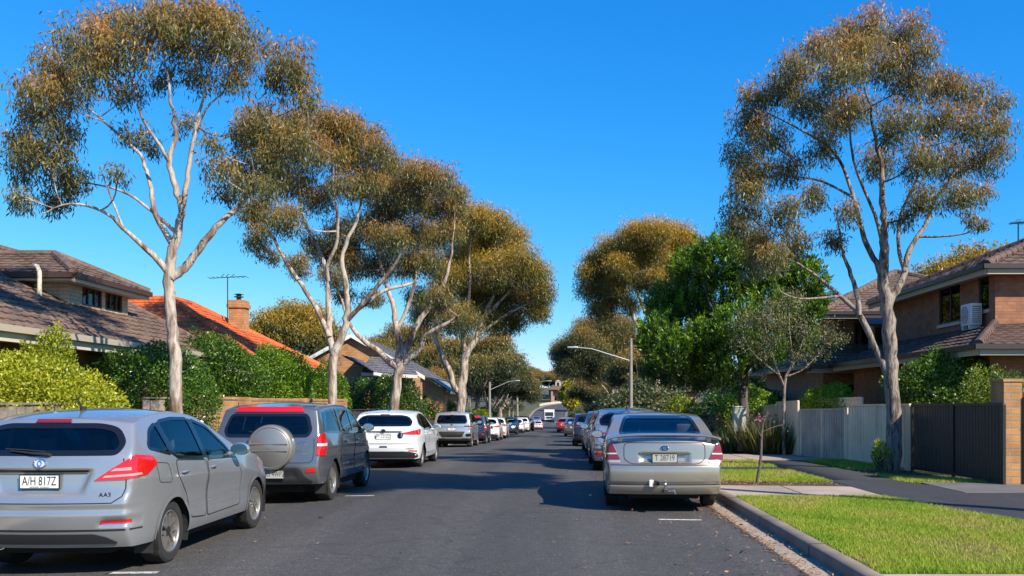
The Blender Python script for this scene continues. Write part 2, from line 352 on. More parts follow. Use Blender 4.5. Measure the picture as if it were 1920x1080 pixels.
# dry leaf litter in the gutter and along the mulch
M_lit = leaf_mat('litter', [(.12, .06, .03), (.32, .13, .05), (.42, .22, .10), (.20, .12, .07)], .1, .8, .2)
def litter(n, fx, fy, zf, rng):
    y = fy(rng, n); x = fx(rng, n, y); s = rng.uniform(.012, .034, n); a = rng.uniform(0, 6.28, n)
    c = np.stack([x, y, zg(y) + zf(x)], 1); u = np.stack([np.cos(a), np.sin(a), rng.normal(0, .25, n)], 1) * s[:, None]; v = np.stack([-np.sin(a), np.cos(a), rng.normal(0, .3, n)], 1) * s[:, None] * .4
    return np.stack([c - u, c + v, c + u, c - v], 1).reshape(-1, 4, 3)
rz = np.random.default_rng(9)
Q = [litter(1500, lambda r, n, y: KR - .30 + np.abs(r.normal(0, .05, n)) * r.choice([-1, 1], n, p=[.55, .45]), lambda r, n: r.uniform(7.5, 26, n), lambda x: .02, rz),
     litter(700, lambda r, n, y: KR - .02 - np.abs(r.normal(0, .1, n)), lambda r, n: r.uniform(7.5, 30, n), lambda x: .02, rz),
     litter(420, lambda r, n, y: KR - .35 - np.abs(r.normal(0, .8, n)), lambda r, n: r.uniform(7, 22, n), lambda x: .05, rz),
     litter(260, lambda r, n, y: r.uniform(-5, 2, n), lambda r, n: r.uniform(7, 30, n), lambda x: .05, rz),
     litter(900, lambda r, n, y: r.uniform(K2, 5.2, n), lambda r, n: r.uniform(16.8, 17.9, n), lambda x: .14, rz),
     litter(900, lambda r, n, y: r.uniform(6.6, 8, n), lambda r, n: r.uniform(18.2, 23, n), lambda x: .14, rz)]
Q = np.concatenate(Q); g = np_mesh('leaf_litter', Q.reshape(-1, 3), np.arange(len(Q) * 4).reshape(-1, 4), M_lit, attrs=[('hue', 'FACE', rz.random(len(Q)))])
tag(g, 'dry brown gum leaves scattered along the gutter and mulch', 'leaf litter', kind='stuff')
# ---------------------------------------------------------------- houses, fences and walls
def tile_mat(name, c, var=.35, moss=None):
    m = mat(name, c, .8, spec=.35); nt = m.node_tree; p = nt.nodes['Principled BSDF']
    a = noise(nt, 9, 3, stretch=(1, 1, 1)); r = ramp(nt, a, [(.3, tuple(q * (1 - var) for q in c)), (.7, tuple(q * (1 + var) for q in c))])
    b = noise(nt, .8, 5); r2 = ramp(nt, b, [(.35, (.7, .7, .72)), (.7, (1.2, 1.18, 1.12))]); o = mixc(nt, 1., r.outputs[0], r2.outputs[0], 'MULTIPLY')
    d = noise(nt, 40, 4); r3 = ramp(nt, d, [(.3, (.7, .7, .7)), (.7, (1.15, 1.15, 1.15))]); o = mixc(nt, 1., o, r3.outputs[0], 'MULTIPLY')
    nt.links.new(o, p.inputs['Base Color']); bump_to(nt, d.outputs[0], p, .3, .01); return m
M_tileb = tile_mat('brown_tiles', (.175, .115, .085)); M_tileo = tile_mat('orange_tiles', (.62, .13, .035), .25); M_tiler = tile_mat('red_brown_tiles', (.135, .082, .064)); M_tileg = tile_mat('grey_tiles', (.13, .135, .15))
M_brick_o = brick_mat('orange_brick', (.56, .27, .095), (.44, .20, .07), (.34, .27, .19), bw=.40, bh=.13); M_brick_w = brick_mat('orange_wall_brick', (.58, .29, .11), (.46, .21, .075), (.30, .22, .14), bw=.24, bh=.086)
M_brick_r = brick_mat('red_brick', (.42, .17, .085), (.32, .12, .065), (.24, .16, .11)); M_brick_b = brick_mat('brown_brick', (.44, .25, .13), (.35, .19, .10), (.26, .19, .13)); M_brick_c = brick_mat('cream_brick', (.66, .54, .38), (.58, .47, .32), (.40, .33, .25))
M_cream = mat('cream_paint', (.58, .50, .38), .5, var=.08, vscale=3); M_white_p = mat('white_paint', (.75, .73, .68), .45); M_brownp = mat('brown_paint', (.06, .035, .025), .4); M_soffit = mat('soffit', (.45, .38, .28), .6)
M_gutter_d = mat('dark_gutter', (.05, .04, .036), .35); M_gutter_c = mat('cream_gutter', (.42, .36, .27), .4); M_blk = mat('black_metal', (.022, .02, .018), .5)
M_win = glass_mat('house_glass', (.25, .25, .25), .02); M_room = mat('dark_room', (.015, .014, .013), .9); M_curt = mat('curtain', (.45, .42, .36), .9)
M_fcream = mat('cream_sheet_steel', (.86, .67, .43), .45, var=.14, vscale=1.2); M_fgrey = mat('weathered_steel', (.44, .37, .28), .5, var=.25, vscale=2); M_fblack = mat('black_sheet_steel', (.028, .023, .020), .4)
M_timber = mat('grey_timber', (.22, .18, .145), .9, var=.35, vscale=6, bump=.5, bscale=40); M_dtimber = mat('dark_timber', (.05, .035, .028), .9, var=.3, vscale=6)
def tiled(mb, a, b, c, d, course=.32, tw=.30, lift=.035, wav=.022):
    """tile courses on the roof plane a-b (eave) to d-c (ridge); a-d and b-c are its sides"""
    a, b, c, d = map(Vector, (a, b, c, d)); n = (b - a).cross(d - a).normalized()
    if n.z < 0: n = -n
    up = (d - a); U = (b - a).normalized(); slope = (up - U * up.dot(U)); ln = slope.length; rows = max(2, int(ln / course + .5))
    cols = max(4, int((b - a).length / (tw / 5))); vs = []; fs = []
    for r in range(rows):
        for e in (0, 1):
            t = (r + e) / rows; L = a.lerp(d, t); Rr = b.lerp(c, t)
            for k in range(cols + 1):
                p = L.lerp(Rr, k / cols); u = (p - a).dot(U) / tw
                q = abs((u % 1) - .5) * 2; h = wav * (q ** 3) + .006 * math.sin(u * 2.1 + r * 1.7)
                vs.append(p + n * ((lift if e == 0 else .004) + h))
    w = cols + 1
    for r in range(rows):
        b0 = 2 * r * w
        for k in range(cols):
            fs.append((b0 + k, b0 + k + 1, b0 + w + k + 1, b0 + w + k))
            if r: fs.append((b0 - w + k, b0 - w + k + 1, b0 + k + 1, b0 + k))
    k0 = len(vs); vs += [p + n * -.02 for p in (a, b, c, d)]
    fs.append((k0, k0 + 1, k0 + 2, k0 + 3))
    for k in range(cols): fs.append((k, k + 1, k0 + 1 if k > cols / 2 else k0)) if False else None
    mb.add(vs, fs)
    mb.add([a + n * .036, b + n * .036, b - n * .02, a - n * .02], [(0, 1, 2, 3)])
def ridge(mb, p, q, r=.11):
    p, q = Vector(p), Vector(q); n = max(2, int((q - p).length / .36))
    for i in range(n):
        a, b = p.lerp(q, i / n), p.lerp(q, (i + 1.06) / n); mb.tube([a + Vector((0, 0, .02)), b + Vector((0, 0, .035))], [r * 1.08, r * .92], 8)
def beam(mb, p, q, w, h, off=0):
    """a board w thick and h high under the line p-q"""
    p, q = Vector(p), Vector(q); t = (q - p).normalized(); s = Vector((t.y, -t.x, 0)).normalized() * w / 2; z = Vector((0, 0, 1))
    vs = [p - s + z * off, p + s + z * off, p + s + z * (off - h), p - s + z * (off - h)]; vs += [v + (q - p) for v in vs]
    mb.add(vs, [(0, 1, 2, 3), (7, 6, 5, 4), (0, 4, 5, 1), (1, 5, 6, 2), (2, 6, 7, 3), (3, 7, 4, 0)])
def gutter(mb, p, q, r=.07):
    p, q = Vector(p), Vector(q); beam(mb, p, q, .11, .12, 0.01)
def window(parent, origin, udir, w, h, frame=M_brownp, panes=2, sill=True, curtain=False, depth=.07, nrm=None):
    """a framed window: origin is its lower corner on the wall face, udir along the wall, nrm out of it"""
    u = Vector(udir).normalized(); n = Vector(nrm); z = Vector((0, 0, 1)); M = Matrix((u, n, z)).transposed().to_4x4(); M.translation = Vector(origin)
    f = MB(); t = .05
    for x0, x1, z0, z1 in ((0, w, 0, t), (0, w, h - t, h), (0, t, t, h - t), (w - t, w, t, h - t)): f.box(x0, x1, -.04, .03, z0, z1, M)
    for i in range(1, panes): f.box(w * i / panes - .022, w * i / panes + .022, -.035, .022, t, h - t, M)
    fr = f.build('window', frame, parent)
    g = MB(); g.box(t, w - t, -.012, -.006, t, h - t, M); g.build('pane', M_win, fr)
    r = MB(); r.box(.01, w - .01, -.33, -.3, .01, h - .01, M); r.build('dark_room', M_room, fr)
    if curtain:
        c = MB(); xs = np.linspace(t, w * .97, 40)
        vs = [M @ Vector((x, -.12 + .025 * math.sin(x * 45), zz)) for x in xs for zz in (t, h - t)]; c.add(vs, [(2 * i, 2 * i + 2, 2 * i + 3, 2 * i + 1) for i in range(39)]); c.build('curtain', M_curt, fr)
    if sill:
        s = MB(); s.box(-.06, w + .06, -.02, .10, -.09, 0, M); s.build('sill', M_cream, fr)
    return fr
def wall_holes(mb, origin, udir, nrm, L, H, holes, th=.3):
    """a wall L long and H high with rectangular openings (u0,u1,z0,z1)"""
    u = Vector(udir).normalized(); n = Vector(nrm); M = Matrix((u, n, Vector((0, 0, 1)))).transposed().to_4x4(); M.translation = Vector(origin)
    us = sorted({0, L, *[h[0] for h in holes], *[h[1] for h in holes]}); zs = sorted({0, H, *[h[2] for h in holes], *[h[3] for h in holes]})
    inh = lambda a, b: any(h[0] - 1e-6 <= a <= h[1] + 1e-6 and h[2] - 1e-6 <= b <= h[3] + 1e-6 for h in holes)
    for i in range(len(us) - 1):
        for j in range(len(zs) - 1):
            if not inh((us[i] + us[i + 1]) / 2, (zs[j] + zs[j + 1]) / 2): mb.quad(*[M @ Vector((a, 0, b)) for a, b in ((us[i], zs[j]), (us[i + 1], zs[j]), (us[i + 1], zs[j + 1]), (us[i], zs[j + 1]))])
    for u0, u1, z0, z1 in holes:                               # reveals
        for a, b in (((u0, z0), (u1, z0)), ((u1, z0), (u1, z1)), ((u1, z1), (u0, z1)), ((u0, z1), (u0, z0))):
            mb.quad(M @ Vector((a[0], 0, a[1])), M @ Vector((b[0], 0, b[1])), M @ Vector((b[0], -th, b[1])), M @ Vector((a[0], -th, a[1])))
# ---- left brown-tiled house with a dormer
H1 = empty('brick_house', (-12, 17, 0), 0, 'long low house with brown tiled roof and a cream dormer at the left edge', 'house')
def at(H, mb, name, m, **k):
    o = mb.build(name, m, None, **k); o.parent = H; o.matrix_parent_inverse = Matrix.Translation(-H.location); return o
def setpar(o, H): o.parent = H; o.matrix_parent_inverse = Matrix.Translation(-H.location); return o
EX, EZ, PT, YE, YB = -9.5, 2.96, .52, 26.0, 5.0
mb = MB(); rx, rzz = EX - 5.2, EZ + 5.2 * PT
tiled(mb, (EX, YB, EZ), (EX, YE, EZ), (rx, YE, rzz), (rx, YB, rzz)); tiled(mb, (rx - 5.2, YB, EZ), (rx - 5.2, YE, EZ), (rx, YE, rzz), (rx, YB, rzz))
ridge(mb, (rx, YB, rzz), (rx, YE, rzz)); ridge(mb, (EX, YE, EZ), (rx, YE, rzz), .09)
# lower hip return at the far end
tiled(mb, (EX - .02, YE + .02, EZ - .14), (EX - .02, YE + 2.2, EZ - .14), (EX - 1.6, YE + 1.0, EZ + .66), (EX - 1.6, YE + .02, EZ + .66)); tiled(mb, (EX - 5, YE + 2.2, EZ - .14), (EX - .02, YE + 2.2, EZ - .14), (EX - 1.6, YE + 1.0, EZ + .66), (EX - 5, YE + 1.0, EZ + .66))
roof1 = at(H1, mb, 'roof', M_tileb, smooth=35)
mb = MB(); wx = EX - .62
wall_holes(mb, (wx, YB, 0), (0, 1, 0), (1, 0, 0), YE - .4 - YB, 2.75, [(8.4, 10.4, .9, 2.2), (14.5, 16.3, .9, 2.2)]); wall_holes(mb, (wx, YE - .4, 0), (-1, 0, 0), (0, 1, 0), 9.2, 2.75, [])
mb.quad((wx, YE - .42, 2.75), (wx - 9.2, YE - .42, 2.75), (rx, YE - .42, rzz - .1)); mb.quad((wx - 9.2, YB, 0), (wx - 9.2, YE - .4, 0), (wx - 9.2, YE - .4, 2.75), (wx - 9.2, YB, 2.75)); mb.quad((wx, YB, 0), (wx - 9.2, YB, 0), (wx - 9.2, YB, 2.75), (rx, YB, rzz - .1), (wx, YB, 2.75))
mb.box(EX - 1.5, EX - .95, YE + 1.2, YE + 1.75, 0, EZ - .3)
at(H1, mb, 'wall', M_brick_b)
mb = MB(); beam(mb, (EX + .02, YB, EZ), (EX + .02, YE, EZ), .03, .16, -.1); mb.box(wx, EX, YB, YE, EZ - .22, EZ - .19); beam(mb, (EX, YE + 2.2, EZ - .2), (EX - 5, YE + 2.2, EZ - .2), .03, .18); beam(mb, (EX, YE, EZ - .22), (EX, YE + 2.2, EZ - .22), .03, .2)
at(H1, mb, 'fascia', M_cream)
mb = MB(); gutter(mb, (EX + .08, YB, EZ + .02), (EX + .08, YE + 2.25, EZ + .0)); at(H1, mb, 'gutter', M_gutter_c)
for y0 in (YB + 8.4, YB + 14.5):
    o = window(None, (wx, y0, .9), (0, 1, 0), 2.0 if y0 < 15 else 1.8, 1.3, nrm=(1, 0, 0), curtain=True); setpar(o, H1)
mb = MB(); px_, py_ = pt(74, 520, 20.2).x, 20.2
mb.tube([(px_, py_, 3.7), (px_, py_, 4.55), (px_ - .05, py_, 4.68), (px_ - .14, py_, 4.70)], .05, 10); at(H1, mb, 'vent_pipe', M_cream, smooth=40)
# dormer
dx, y0, y1, de = -11.3, 20.9, 23.8, 4.57; zb = EZ + (EX - dx) * PT
D = MB(); wall_holes(D, (dx, y0, zb - .5), (0, 1, 0), (1, 0, 0), y1 - y0, de - zb + .5, [(.62, 1.56, .56, de - zb + .36), (1.72, 2.6, .56, de - zb + .36)])
D.quad((dx, y0, zb - .5), (dx - 3.2, y0, zb - .5), (dx - 3.2, y0, de), (dx, y0, de)); D.quad((dx, y1, zb - .5), (dx - 3.2, y1, zb - .5), (dx - 3.2, y1, de), (dx, y1, de))
dw = at(H1, D, 'dormer', M_brick_c)
for u0, w in ((.62, .94), (1.72, .88)):
    o = window(None, (dx - .03, y0 + u0, zb + .06), (0, 1, 0), w, de - zb - .20, panes=3, sill=False, curtain=True, nrm=(1, 0, 0)); setpar(o, H1)
mb = MB(); ex = dx + .36; ya, yb_ = y0 - .42, y1 + .42; pk = Vector((-12.6, 22.7, 5.33)); pk2 = Vector((-14.6, 22.7, 5.33))
tiled(mb, (ex, ya, de), (ex, yb_, de), pk, pk); tiled(mb, (ex - 3.6, ya, de), (ex, ya, de), pk, pk2); tiled(mb, (ex, yb_, de), (ex - 3.6, yb_, de), pk2, pk)
for e in ((ex, ya, de), (ex, yb_, de)): ridge(mb, e, pk, .1)
ridge(mb, pk, pk2, .1); dr = at(H1, mb, 'dormer_roof', M_tileb, smooth=35)
mb = MB(); gutter(mb, (ex + .05, ya, de), (ex + .05, yb_, de)); gutter(mb, (ex, ya - .05, de), (ex - 3, ya - .05, de)); at(H1, mb, 'dormer_gutter', M_brownp)
mb = MB(); mb.box(dx - 3, ex, ya, yb_, de - .17, de - .12); beam(mb, (ex, ya, de - .1), (ex, yb_, de - .1), .03, .1); at(H1, mb, 'dormer_soffit', M_cream)
# ---- orange-roofed house with brick chimney
H2 = empty('brick_house', (-15, 36, 0), 0, 'house with bright orange tiled roof and brick chimney', 'house')
mb = MB(); A = [(-9.8, 29.5, 3.0), (-9.8, 38.6, 3.0), (-19.5, 38.6, 3.0), (-19.5, 29.5, 3.0)]; r1, r2 = (-14.3, 33.6, 5.45), (-14.3, 35.2, 5.45)
r0 = (-17.5, 33.6, 5.45)
tiled(mb, A[0], A[1], r2, r1); tiled(mb, A[3], A[0], r1, r0); tiled(mb, A[1], A[2], (-17.5, 35.2, 5.45), r2); tiled(mb, A[2], A[3], r0, (-17.5, 35.2, 5.45))
for p, q in ((A[0], r1), (A[1], r2), (r1, r2), (r0, r1)): ridge(mb, p, q, .13)
at(H2, mb, 'roof', M_tileo, smooth=35)
mb = MB(); mb.box(-19, -10.4, 30, 38.1, 0, 2.95); at(H2, mb, 'wall', M_brick_w)
mb = MB(); gutter(mb, (-9.72, 29.5, 3), (-9.72, 38.6, 3)); gutter(mb, (-9.8, 29.4, 3), (-19.5, 29.4, 3)); at(H2, mb, 'gutter', M_gutter_d)
cx, cy = -12.7, 36.0; mb = MB(); mb.box(cx - .30, cx + .30, cy - .3, cy + .3, 3.0, 5.38); mb.box(cx - .36, cx + .36, cy - .36, cy + .36, 5.382, 5.52); mb.box(cx - .32, cx + .32, cy - .32, cy + .32, 5.523, 5.68); ch = at(H2, mb, 'chimney', M_brick_w)
mb = MB(); mb.lathe([(.09, 5.68), (.09, 5.80), (.19, 5.82), (.19, 5.84), (.10, 5.86), (.10, 5.92), (.2, 5.93), (.02, 5.97)], 14, Matrix.Translation((cx, cy, 0)), 'Z'); at(H2, mb, 'chimney_pot', M_gutter_d)
def antenna(name, label, x, y, z0, z1, w, parent=None):
    r = empty(name, (x, y, z0), 0, label, 'antenna'); mb = MB(); mb.tube([(0, 0, 0), (0, 0, z1 - z0)], .022, 6); mb.build('mast', M_blk, r)
    mb = MB(); zt = z1 - z0; mb.tube([(-w / 2, .1, zt - .03), (w / 2, -.1, zt + .02)], .014, 5)
    for i in range(9):
        t = i / 8 - .5; L = .12 + .16 * abs(t + .5); mb.tube([(t * w, -L + .0, zt), (t * w, L, zt)], .009, 4)
    for t in (-.12, .0, .14): mb.tube([(t * w - .05, 0, zt + .02), (t * w + .05, 0, zt + .13)], .012, 4)
    mb.build('aerial', M_blk, r); return r
antenna('antenna', 'television antenna on a thin mast beside the brick chimney', -12.98, 35.55, 4.1, 6.55, 1.5)
antenna('antenna', 'small antenna on the ridge of the two-storey house at the right edge', 14.9, 29.6, 6.6, 7.5, .5)
# ---- brick gable house with grey roof
H3 = empty('brick_house', (-11, 50, 0), 0, 'brick gable house with pale verge and grey roofed verandah among the gum trunks', 'house')
Y3 = 46.5; gp = pt(660, 632, Y3); mb = MB(); z3 = -.6
mb.add([(gp.x - 3.6, Y3, z3), (gp.x + 2.4, Y3, z3), (gp.x + 2.4, Y3, gp.z - 1.35), (gp.x, Y3, gp.z), (gp.x - 3.6, Y3, gp.z - 1.9)], [(0, 1, 2, 3, 4)])
mb.box(gp.x - 3.6, gp.x + 2.4, Y3 + .01, Y3 + 9, z3, gp.z - 1.95); at(H3, mb, 'wall', M_brick_w)
mb = MB(); e = (gp.x + 3.75, gp.z - 2.05); tiled(mb, (e[0], Y3 - .2, e[1]), (e[0], Y3 + 9, e[1]), (gp.x, Y3 + 9, gp.z + .08), (gp.x, Y3 - .2, gp.z + .08)); e2 = (gp.x - 3.9, gp.z - 2.05); tiled(mb, (e2[0], Y3 - .2, e2[1]), (e2[0], Y3 + 9, e2[1]), (gp.x, Y3 + 9, gp.z + .08), (gp.x, Y3 - .2, gp.z + .08)); at(H3, mb, 'roof', M_tileg, smooth=35)
mb = MB(); beam(mb, (e[0], Y3 - .22, e[1]), (gp.x, Y3 - .22, gp.z + .1), .06, .2, .06); beam(mb, (e2[0], Y3 - .22, e2[1]), (gp.x, Y3 - .22, gp.z + .1), .06, .2, .06); at(H3, mb, 'barge_board', M_white_p)
mb = MB(); v = pt(640, 668, 43); q = pt(700, 694, 43); tiled(mb, (q.x, 43, q.z - .1), (q.x, 50, q.z - .1), (v.x, 50, v.z + .05), (v.x, 43, v.z + .05)); q2 = pt(788, 704, 45); tiled(mb, (gp.x + 1, 44.2, q2.z + .15), (q2.x, 44.2, q2.z), (q2.x - .8, 46.4, q2.z + .9), (gp.x + 1, 46.4, q2.z + 1.0))
at(H3, mb, 'verandah_roof', M_tileg, smooth=35)
mb = MB(); beam(mb, (gp.x + 1, 44.1, q2.z + .12), (q2.x, 44.1, q2.z), .08, .16); beam(mb, (q.x + .05, 43, q.z - .1), (q.x + .05, 50, q.z - .1), .08, .14); at(H3, mb, 'fascia', M_white_p)
mb = MB()
for x in (q2.x - .5, gp.x + 1.2): mb.box(x - .12, x + .12, 44.3, 44.54, z3, q2.z)
mb.box(q2.x - .55, q2.x - .2, 44.6, 47, z3, q2.z - .05); at(H3, mb, 'pillar', M_brick_w)
H4 = empty('brick_cottage', (-9, 64, 0), 0, 'small brick cottage with pale grey roof behind the pink bush', 'house')
a = pt(838, 735, 62); b = pt(772, 712, 62); mb = MB(); z4 = -1.0
tiled(mb, (a.x + .3, 61.5, a.z), (a.x + .3, 70, a.z), (b.x, 70, b.z + .9), (b.x, 61.5, b.z + .9)); tiled(mb, (b.x - 3, 61.5, a.z), (b.x - 3, 70, a.z), (b.x, 70, b.z + .9), (b.x, 61.5, b.z + .9)); at(H4, mb, 'roof', tile_mat('pale_grey_tiles', (.30, .32, .36)), smooth=35)
mb = MB(); mb.box(b.x - 2.5, a.x - .1, 62, 69.5, z4, a.z - .02); mb.prism([(b.x - 2.5, a.z - .02), (a.x - .1, a.z - .02), (b.x, b.z + .75)], 62, 62.3); at(H4, mb, 'wall', M_brick_w)
o = window(None, (a.x - 1.3, 61.98, .1), (1, 0, 0), .8, 1.3, nrm=(0, -1, 0)); setpar(o, H4)
mb = MB(); beam(mb, (a.x + .35, 61.5, a.z + .02), (a.x + .35, 70, a.z + .02), .1, .16); at(H4, mb, 'gutter', M_white_p)
# ---- right two-storey brick house
H5 = empty('brick_house', (13, 25, 0), 0, 'two-storey red-brown brick house at the right edge with an air conditioner on its lower roof', 'house')
ux, uy, uz, uy2 = 11.45, 23.95, 5.2, 32.0
mb = MB(); wall_holes(mb, (ux, uy, 3.2), (0, 1, 0), (-1, 0, 0), uy2 - uy, uz - 3.2, [(.35, .95, .95, 1.85), (2.1, 3.55, .78, 1.9)])
wall_holes(mb, (ux, uy, 3.2), (1, 0, 0), (0, -1, 0), 9, uz - 3.2, [(4.2, 5.8, .9, 1.9)])
wall_holes(mb, (10.2, 21.6, 0), (0, 1, 0), (-1, 0, 0), 10, 2.95, [(.8, 2.6, .9, 2.3), (5, 6.6, .9, 2.3)]); wall_holes(mb, (10.2, 21.6, 0), (1, 0, 0), (0, -1, 0), 10, 2.95, [(3.2, 5.2, .9, 2.2)])
mb.quad((10.2, 31.6, 0), (20, 31.6, 0), (20, 31.6, 3), (10.2, 31.6, 3)); mb.quad((ux, uy2, 3), (20.4, uy2, 3), (20.4, uy2, uz), (ux, uy2, uz)); mb.quad((20.4, uy, 3), (20.4, uy2, 3), (20.4, uy2, uz), (20.4, uy, uz))
at(H5, mb, 'wall', M_brick_r)
for org, ud, nn, w, h, pn, cu in (((ux + .05, uy + 2.1, 3.98), (0, 1, 0), (-1, 0, 0), 1.45, 1.12, 2, True), ((ux + .05, uy + .35, 4.15), (0, 1, 0), (-1, 0, 0), .6, .9, 1, False), ((ux + 4.2, uy + .05, 4.1), (1, 0, 0), (0, -1, 0), 1.6, 1.0, 2, True),
                                 ((10.25, 22.4, .9), (0, 1, 0), (-1, 0, 0), 1.8, 1.4, 2, False), ((10.25, 26.6, .9), (0, 1, 0), (-1, 0, 0), 1.6, 1.4, 2, False), ((13.4, 21.65, .9), (1, 0, 0), (0, -1, 0), 2.0, 1.3, 2, False)):
    o = window(None, org, ud, w, h, nrm=nn, panes=pn, curtain=cu); setpar(o, H5)
mb = MB(); e = .45; ue = (ux - e, uy - e, uz); ap = Vector((ux + 4.6, uy + 4.2, uz + 2.05)); ap2 = Vector((ux + 4.6, uy2 - 3.6, uz + 2.05))
tiled(mb, ue, (ux - e, uy2 + e, uz), ap2, ap); tiled(mb, ue, (20.9, uy - e, uz), (16.3, ap.y, ap.z), ap); tiled(mb, (20.9, uy - e, uz), (20.9, uy2 + e, uz), (16.3, ap2.y, ap2.z), (16.3, ap.y, ap.z)); tiled(mb, (ux - e, uy2 + e, uz), (20.9, uy2 + e, uz), (16.3, ap2.y, ap2.z), ap2)
for p, q in ((ue, ap), (ap, ap2), (ap, (16.3, ap.y, ap.z)), ((ux - e, uy2 + e, uz), ap2)): ridge(mb, p, q, .12)
at(H5, mb, 'roof', M_tiler, smooth=35)
mb = MB(); le = (9.6, 20.9, 2.97); lz = 3.72; lw = (ux, uy, lz)
tiled(mb, le, (9.6, 32, 2.97), (ux, 32, lz), lw); tiled(mb, le, (20, 20.9, 2.97), (20, uy, lz + .25), lw); ridge(mb, le, lw, .11); at(H5, mb, 'lower_roof', M_tiler, smooth=35)
mb = MB(); gutter(mb, (ue[0] - .06, ue[1] - .06, uz + .02), (ue[0] - .06, uy2 + e, uz + .02)); gutter(mb, (ue[0] - .1, ue[1] - .06, uz + .02), (20.9, ue[1] - .06, uz + .02)); gutter(mb, (9.53, 20.83, 2.99), (9.53, 32, 2.99)); gutter(mb, (9.49, 20.83, 2.99), (20, 20.83, 2.99)); mb.tube([(10.1, 23.2, 2.8), (10.1, 23.2, 0)], .045, 8); at(H5, mb, 'gutter', M_gutter_d)
mb = MB(); mb.box(ue[0], 20.9, ue[1], uy - .02, uz - .16, uz - .13); mb.box(ue[0], ux - .02, uy - .015, uy2, uz - .16, uz - .13); mb.box(9.6, 10.18, 20.9, 32, 2.8, 2.83); mb.box(10.185, 20, 20.9, 21.58, 2.8, 2.83)
for p, q, z in (((ue[0], ue[1]), (ue[0], uy2 + e), uz - .09), ((ue[0] + .03, ue[1]), (20.9, ue[1]), uz - .09), ((9.6, 20.9), (9.6, 32), 2.88), ((9.63, 20.9), (20, 20.9), 2.88)): beam(mb, (*p, z), (*q, z), .03, .14)
at(H5, mb, 'fascia', M_soffit)
AC = empty('air_conditioner', (11.2, 24.8, 3.63), 0, 'white air conditioner box standing on the lower tiled roof', 'air conditioner')
mb = MB(); mb.box(-.19, .19, -.45, .45, .14, .88, bev=.025); mb.build('casing', M_white_p, AC, smooth=40)
mb = MB(); mb.box(-.2, .2, -.32, -.24, 0, .138); mb.build('bracket', M_white_p, AC); mb = MB(); mb.box(-.2, .2, .24, .32, 0, .138); mb.build('bracket', M_white_p, AC)
mb = MB(); mb.lathe([(.30, 0), (.30, -.012), (.28, -.012), (.28, 0)], 32, Matrix.Translation((-.192, .08, .51))); mb.lathe([(.0, -.015), (.09, -.015), (.09, 0)], 20, Matrix.Translation((-.192, .08, .51)))
for i in range(8):
    r = .07 + .027 * i; mb.lathe([(r, -.006), (r + .006, -.010), (r + .012, -.006)], 28, Matrix.Translation((-.192, .08, .51)))
mb.build('fan_grille', mat('ac_grille', (.45, .44, .42), .5), AC)
mb = MB()
for i in range(9): mb.box(-.15, .15, -.456, -.452, .22 + i * .066, .25 + i * .066)
mb.build('side_vent', M_gutter_d, AC); AC.scale = (.78, .72, .80)
# ---- second brick house on the right
H6 = empty('brick_house', (14, 38, 0), 0, 'brown brick house with hipped tiled roof between the big gum and the small grey-green tree', 'house')
mb = MB(); u = (9.5, 33.2, 4.95); apx = Vector((14.2, 38.5, 7.15)); tiled(mb, u, (19, 33.2, 4.95), apx, apx); tiled(mb, u, (9.5, 43, 4.95), (14.2, 39.5, 7.15), apx); tiled(mb, (19, 33.2, 4.95), (19, 43, 4.95), (14.2, 39.5, 7.15), apx); ridge(mb, u, apx, .13); ridge(mb, apx, (14.2, 39.5, 7.15), .13); ridge(mb, (19, 33.2, 4.95), apx, .13)
at(H6, mb, 'roof', M_tileb, smooth=35)
mb = MB(); tiled(mb, (8.9, 32.2, 2.95), (15.5, 32.2, 2.95), (15.5, 34.4, 4.0), (10.3, 34.4, 4.0)); tiled(mb, (8.9, 32.2, 2.95), (8.9, 42, 2.95), (10.3, 42, 4.0), (10.3, 34.4, 4.0)); ridge(mb, (8.9, 32.2, 2.95), (10.3, 34.4, 4.0), .12); at(H6, mb, 'lower_roof', M_tileb, smooth=35)
mb = MB(); mb.box(10.3, 18.4, 34.1, 42.5, 3.4, 4.93); wall_holes(mb, (9.5, 32.9, 0), (1, 0, 0), (0, -1, 0), 9, 2.95, [(.8, 2.2, .9, 2.3)]); wall_holes(mb, (9.5, 32.9, 0), (0, 1, 0), (-1, 0, 0), 9, 2.95, []); at(H6, mb, 'wall', M_brick_b)
o = window(None, (10.3, 32.95, .9), (1, 0, 0), 1.4, 1.4, nrm=(0, -1, 0)); setpar(o, H6)
o = window(None, (11.0, 34.05, 3.75), (1, 0, 0), 1.2, .9, nrm=(0, -1, 0), sill=False); setpar(o, H6)
mb = MB(); gutter(mb, (9.5, 33.13, 4.97), (19, 33.13, 4.97)); gutter(mb, (9.43, 33.13, 4.97), (9.43, 43, 4.97)); gutter(mb, (8.9, 32.13, 2.97), (15.5, 32.13, 2.97)); gutter(mb, (8.83, 32.13, 2.97), (8.83, 42, 2.97)); at(H6, mb, 'gutter', M_gutter_d)
mb = MB(); mb.box(9.5, 19, 33.2, 34.08, 4.78, 4.81); beam(mb, (9.5, 33.2, 4.86), (19, 33.2, 4.86), .03, .14); beam(mb, (8.9, 32.2, 2.86), (15.5, 32.2, 2.86), .03, .16); mb.box(8.9, 15.5, 32.2, 32.88, 2.72, 2.75); at(H6, mb, 'fascia', M_soffit)
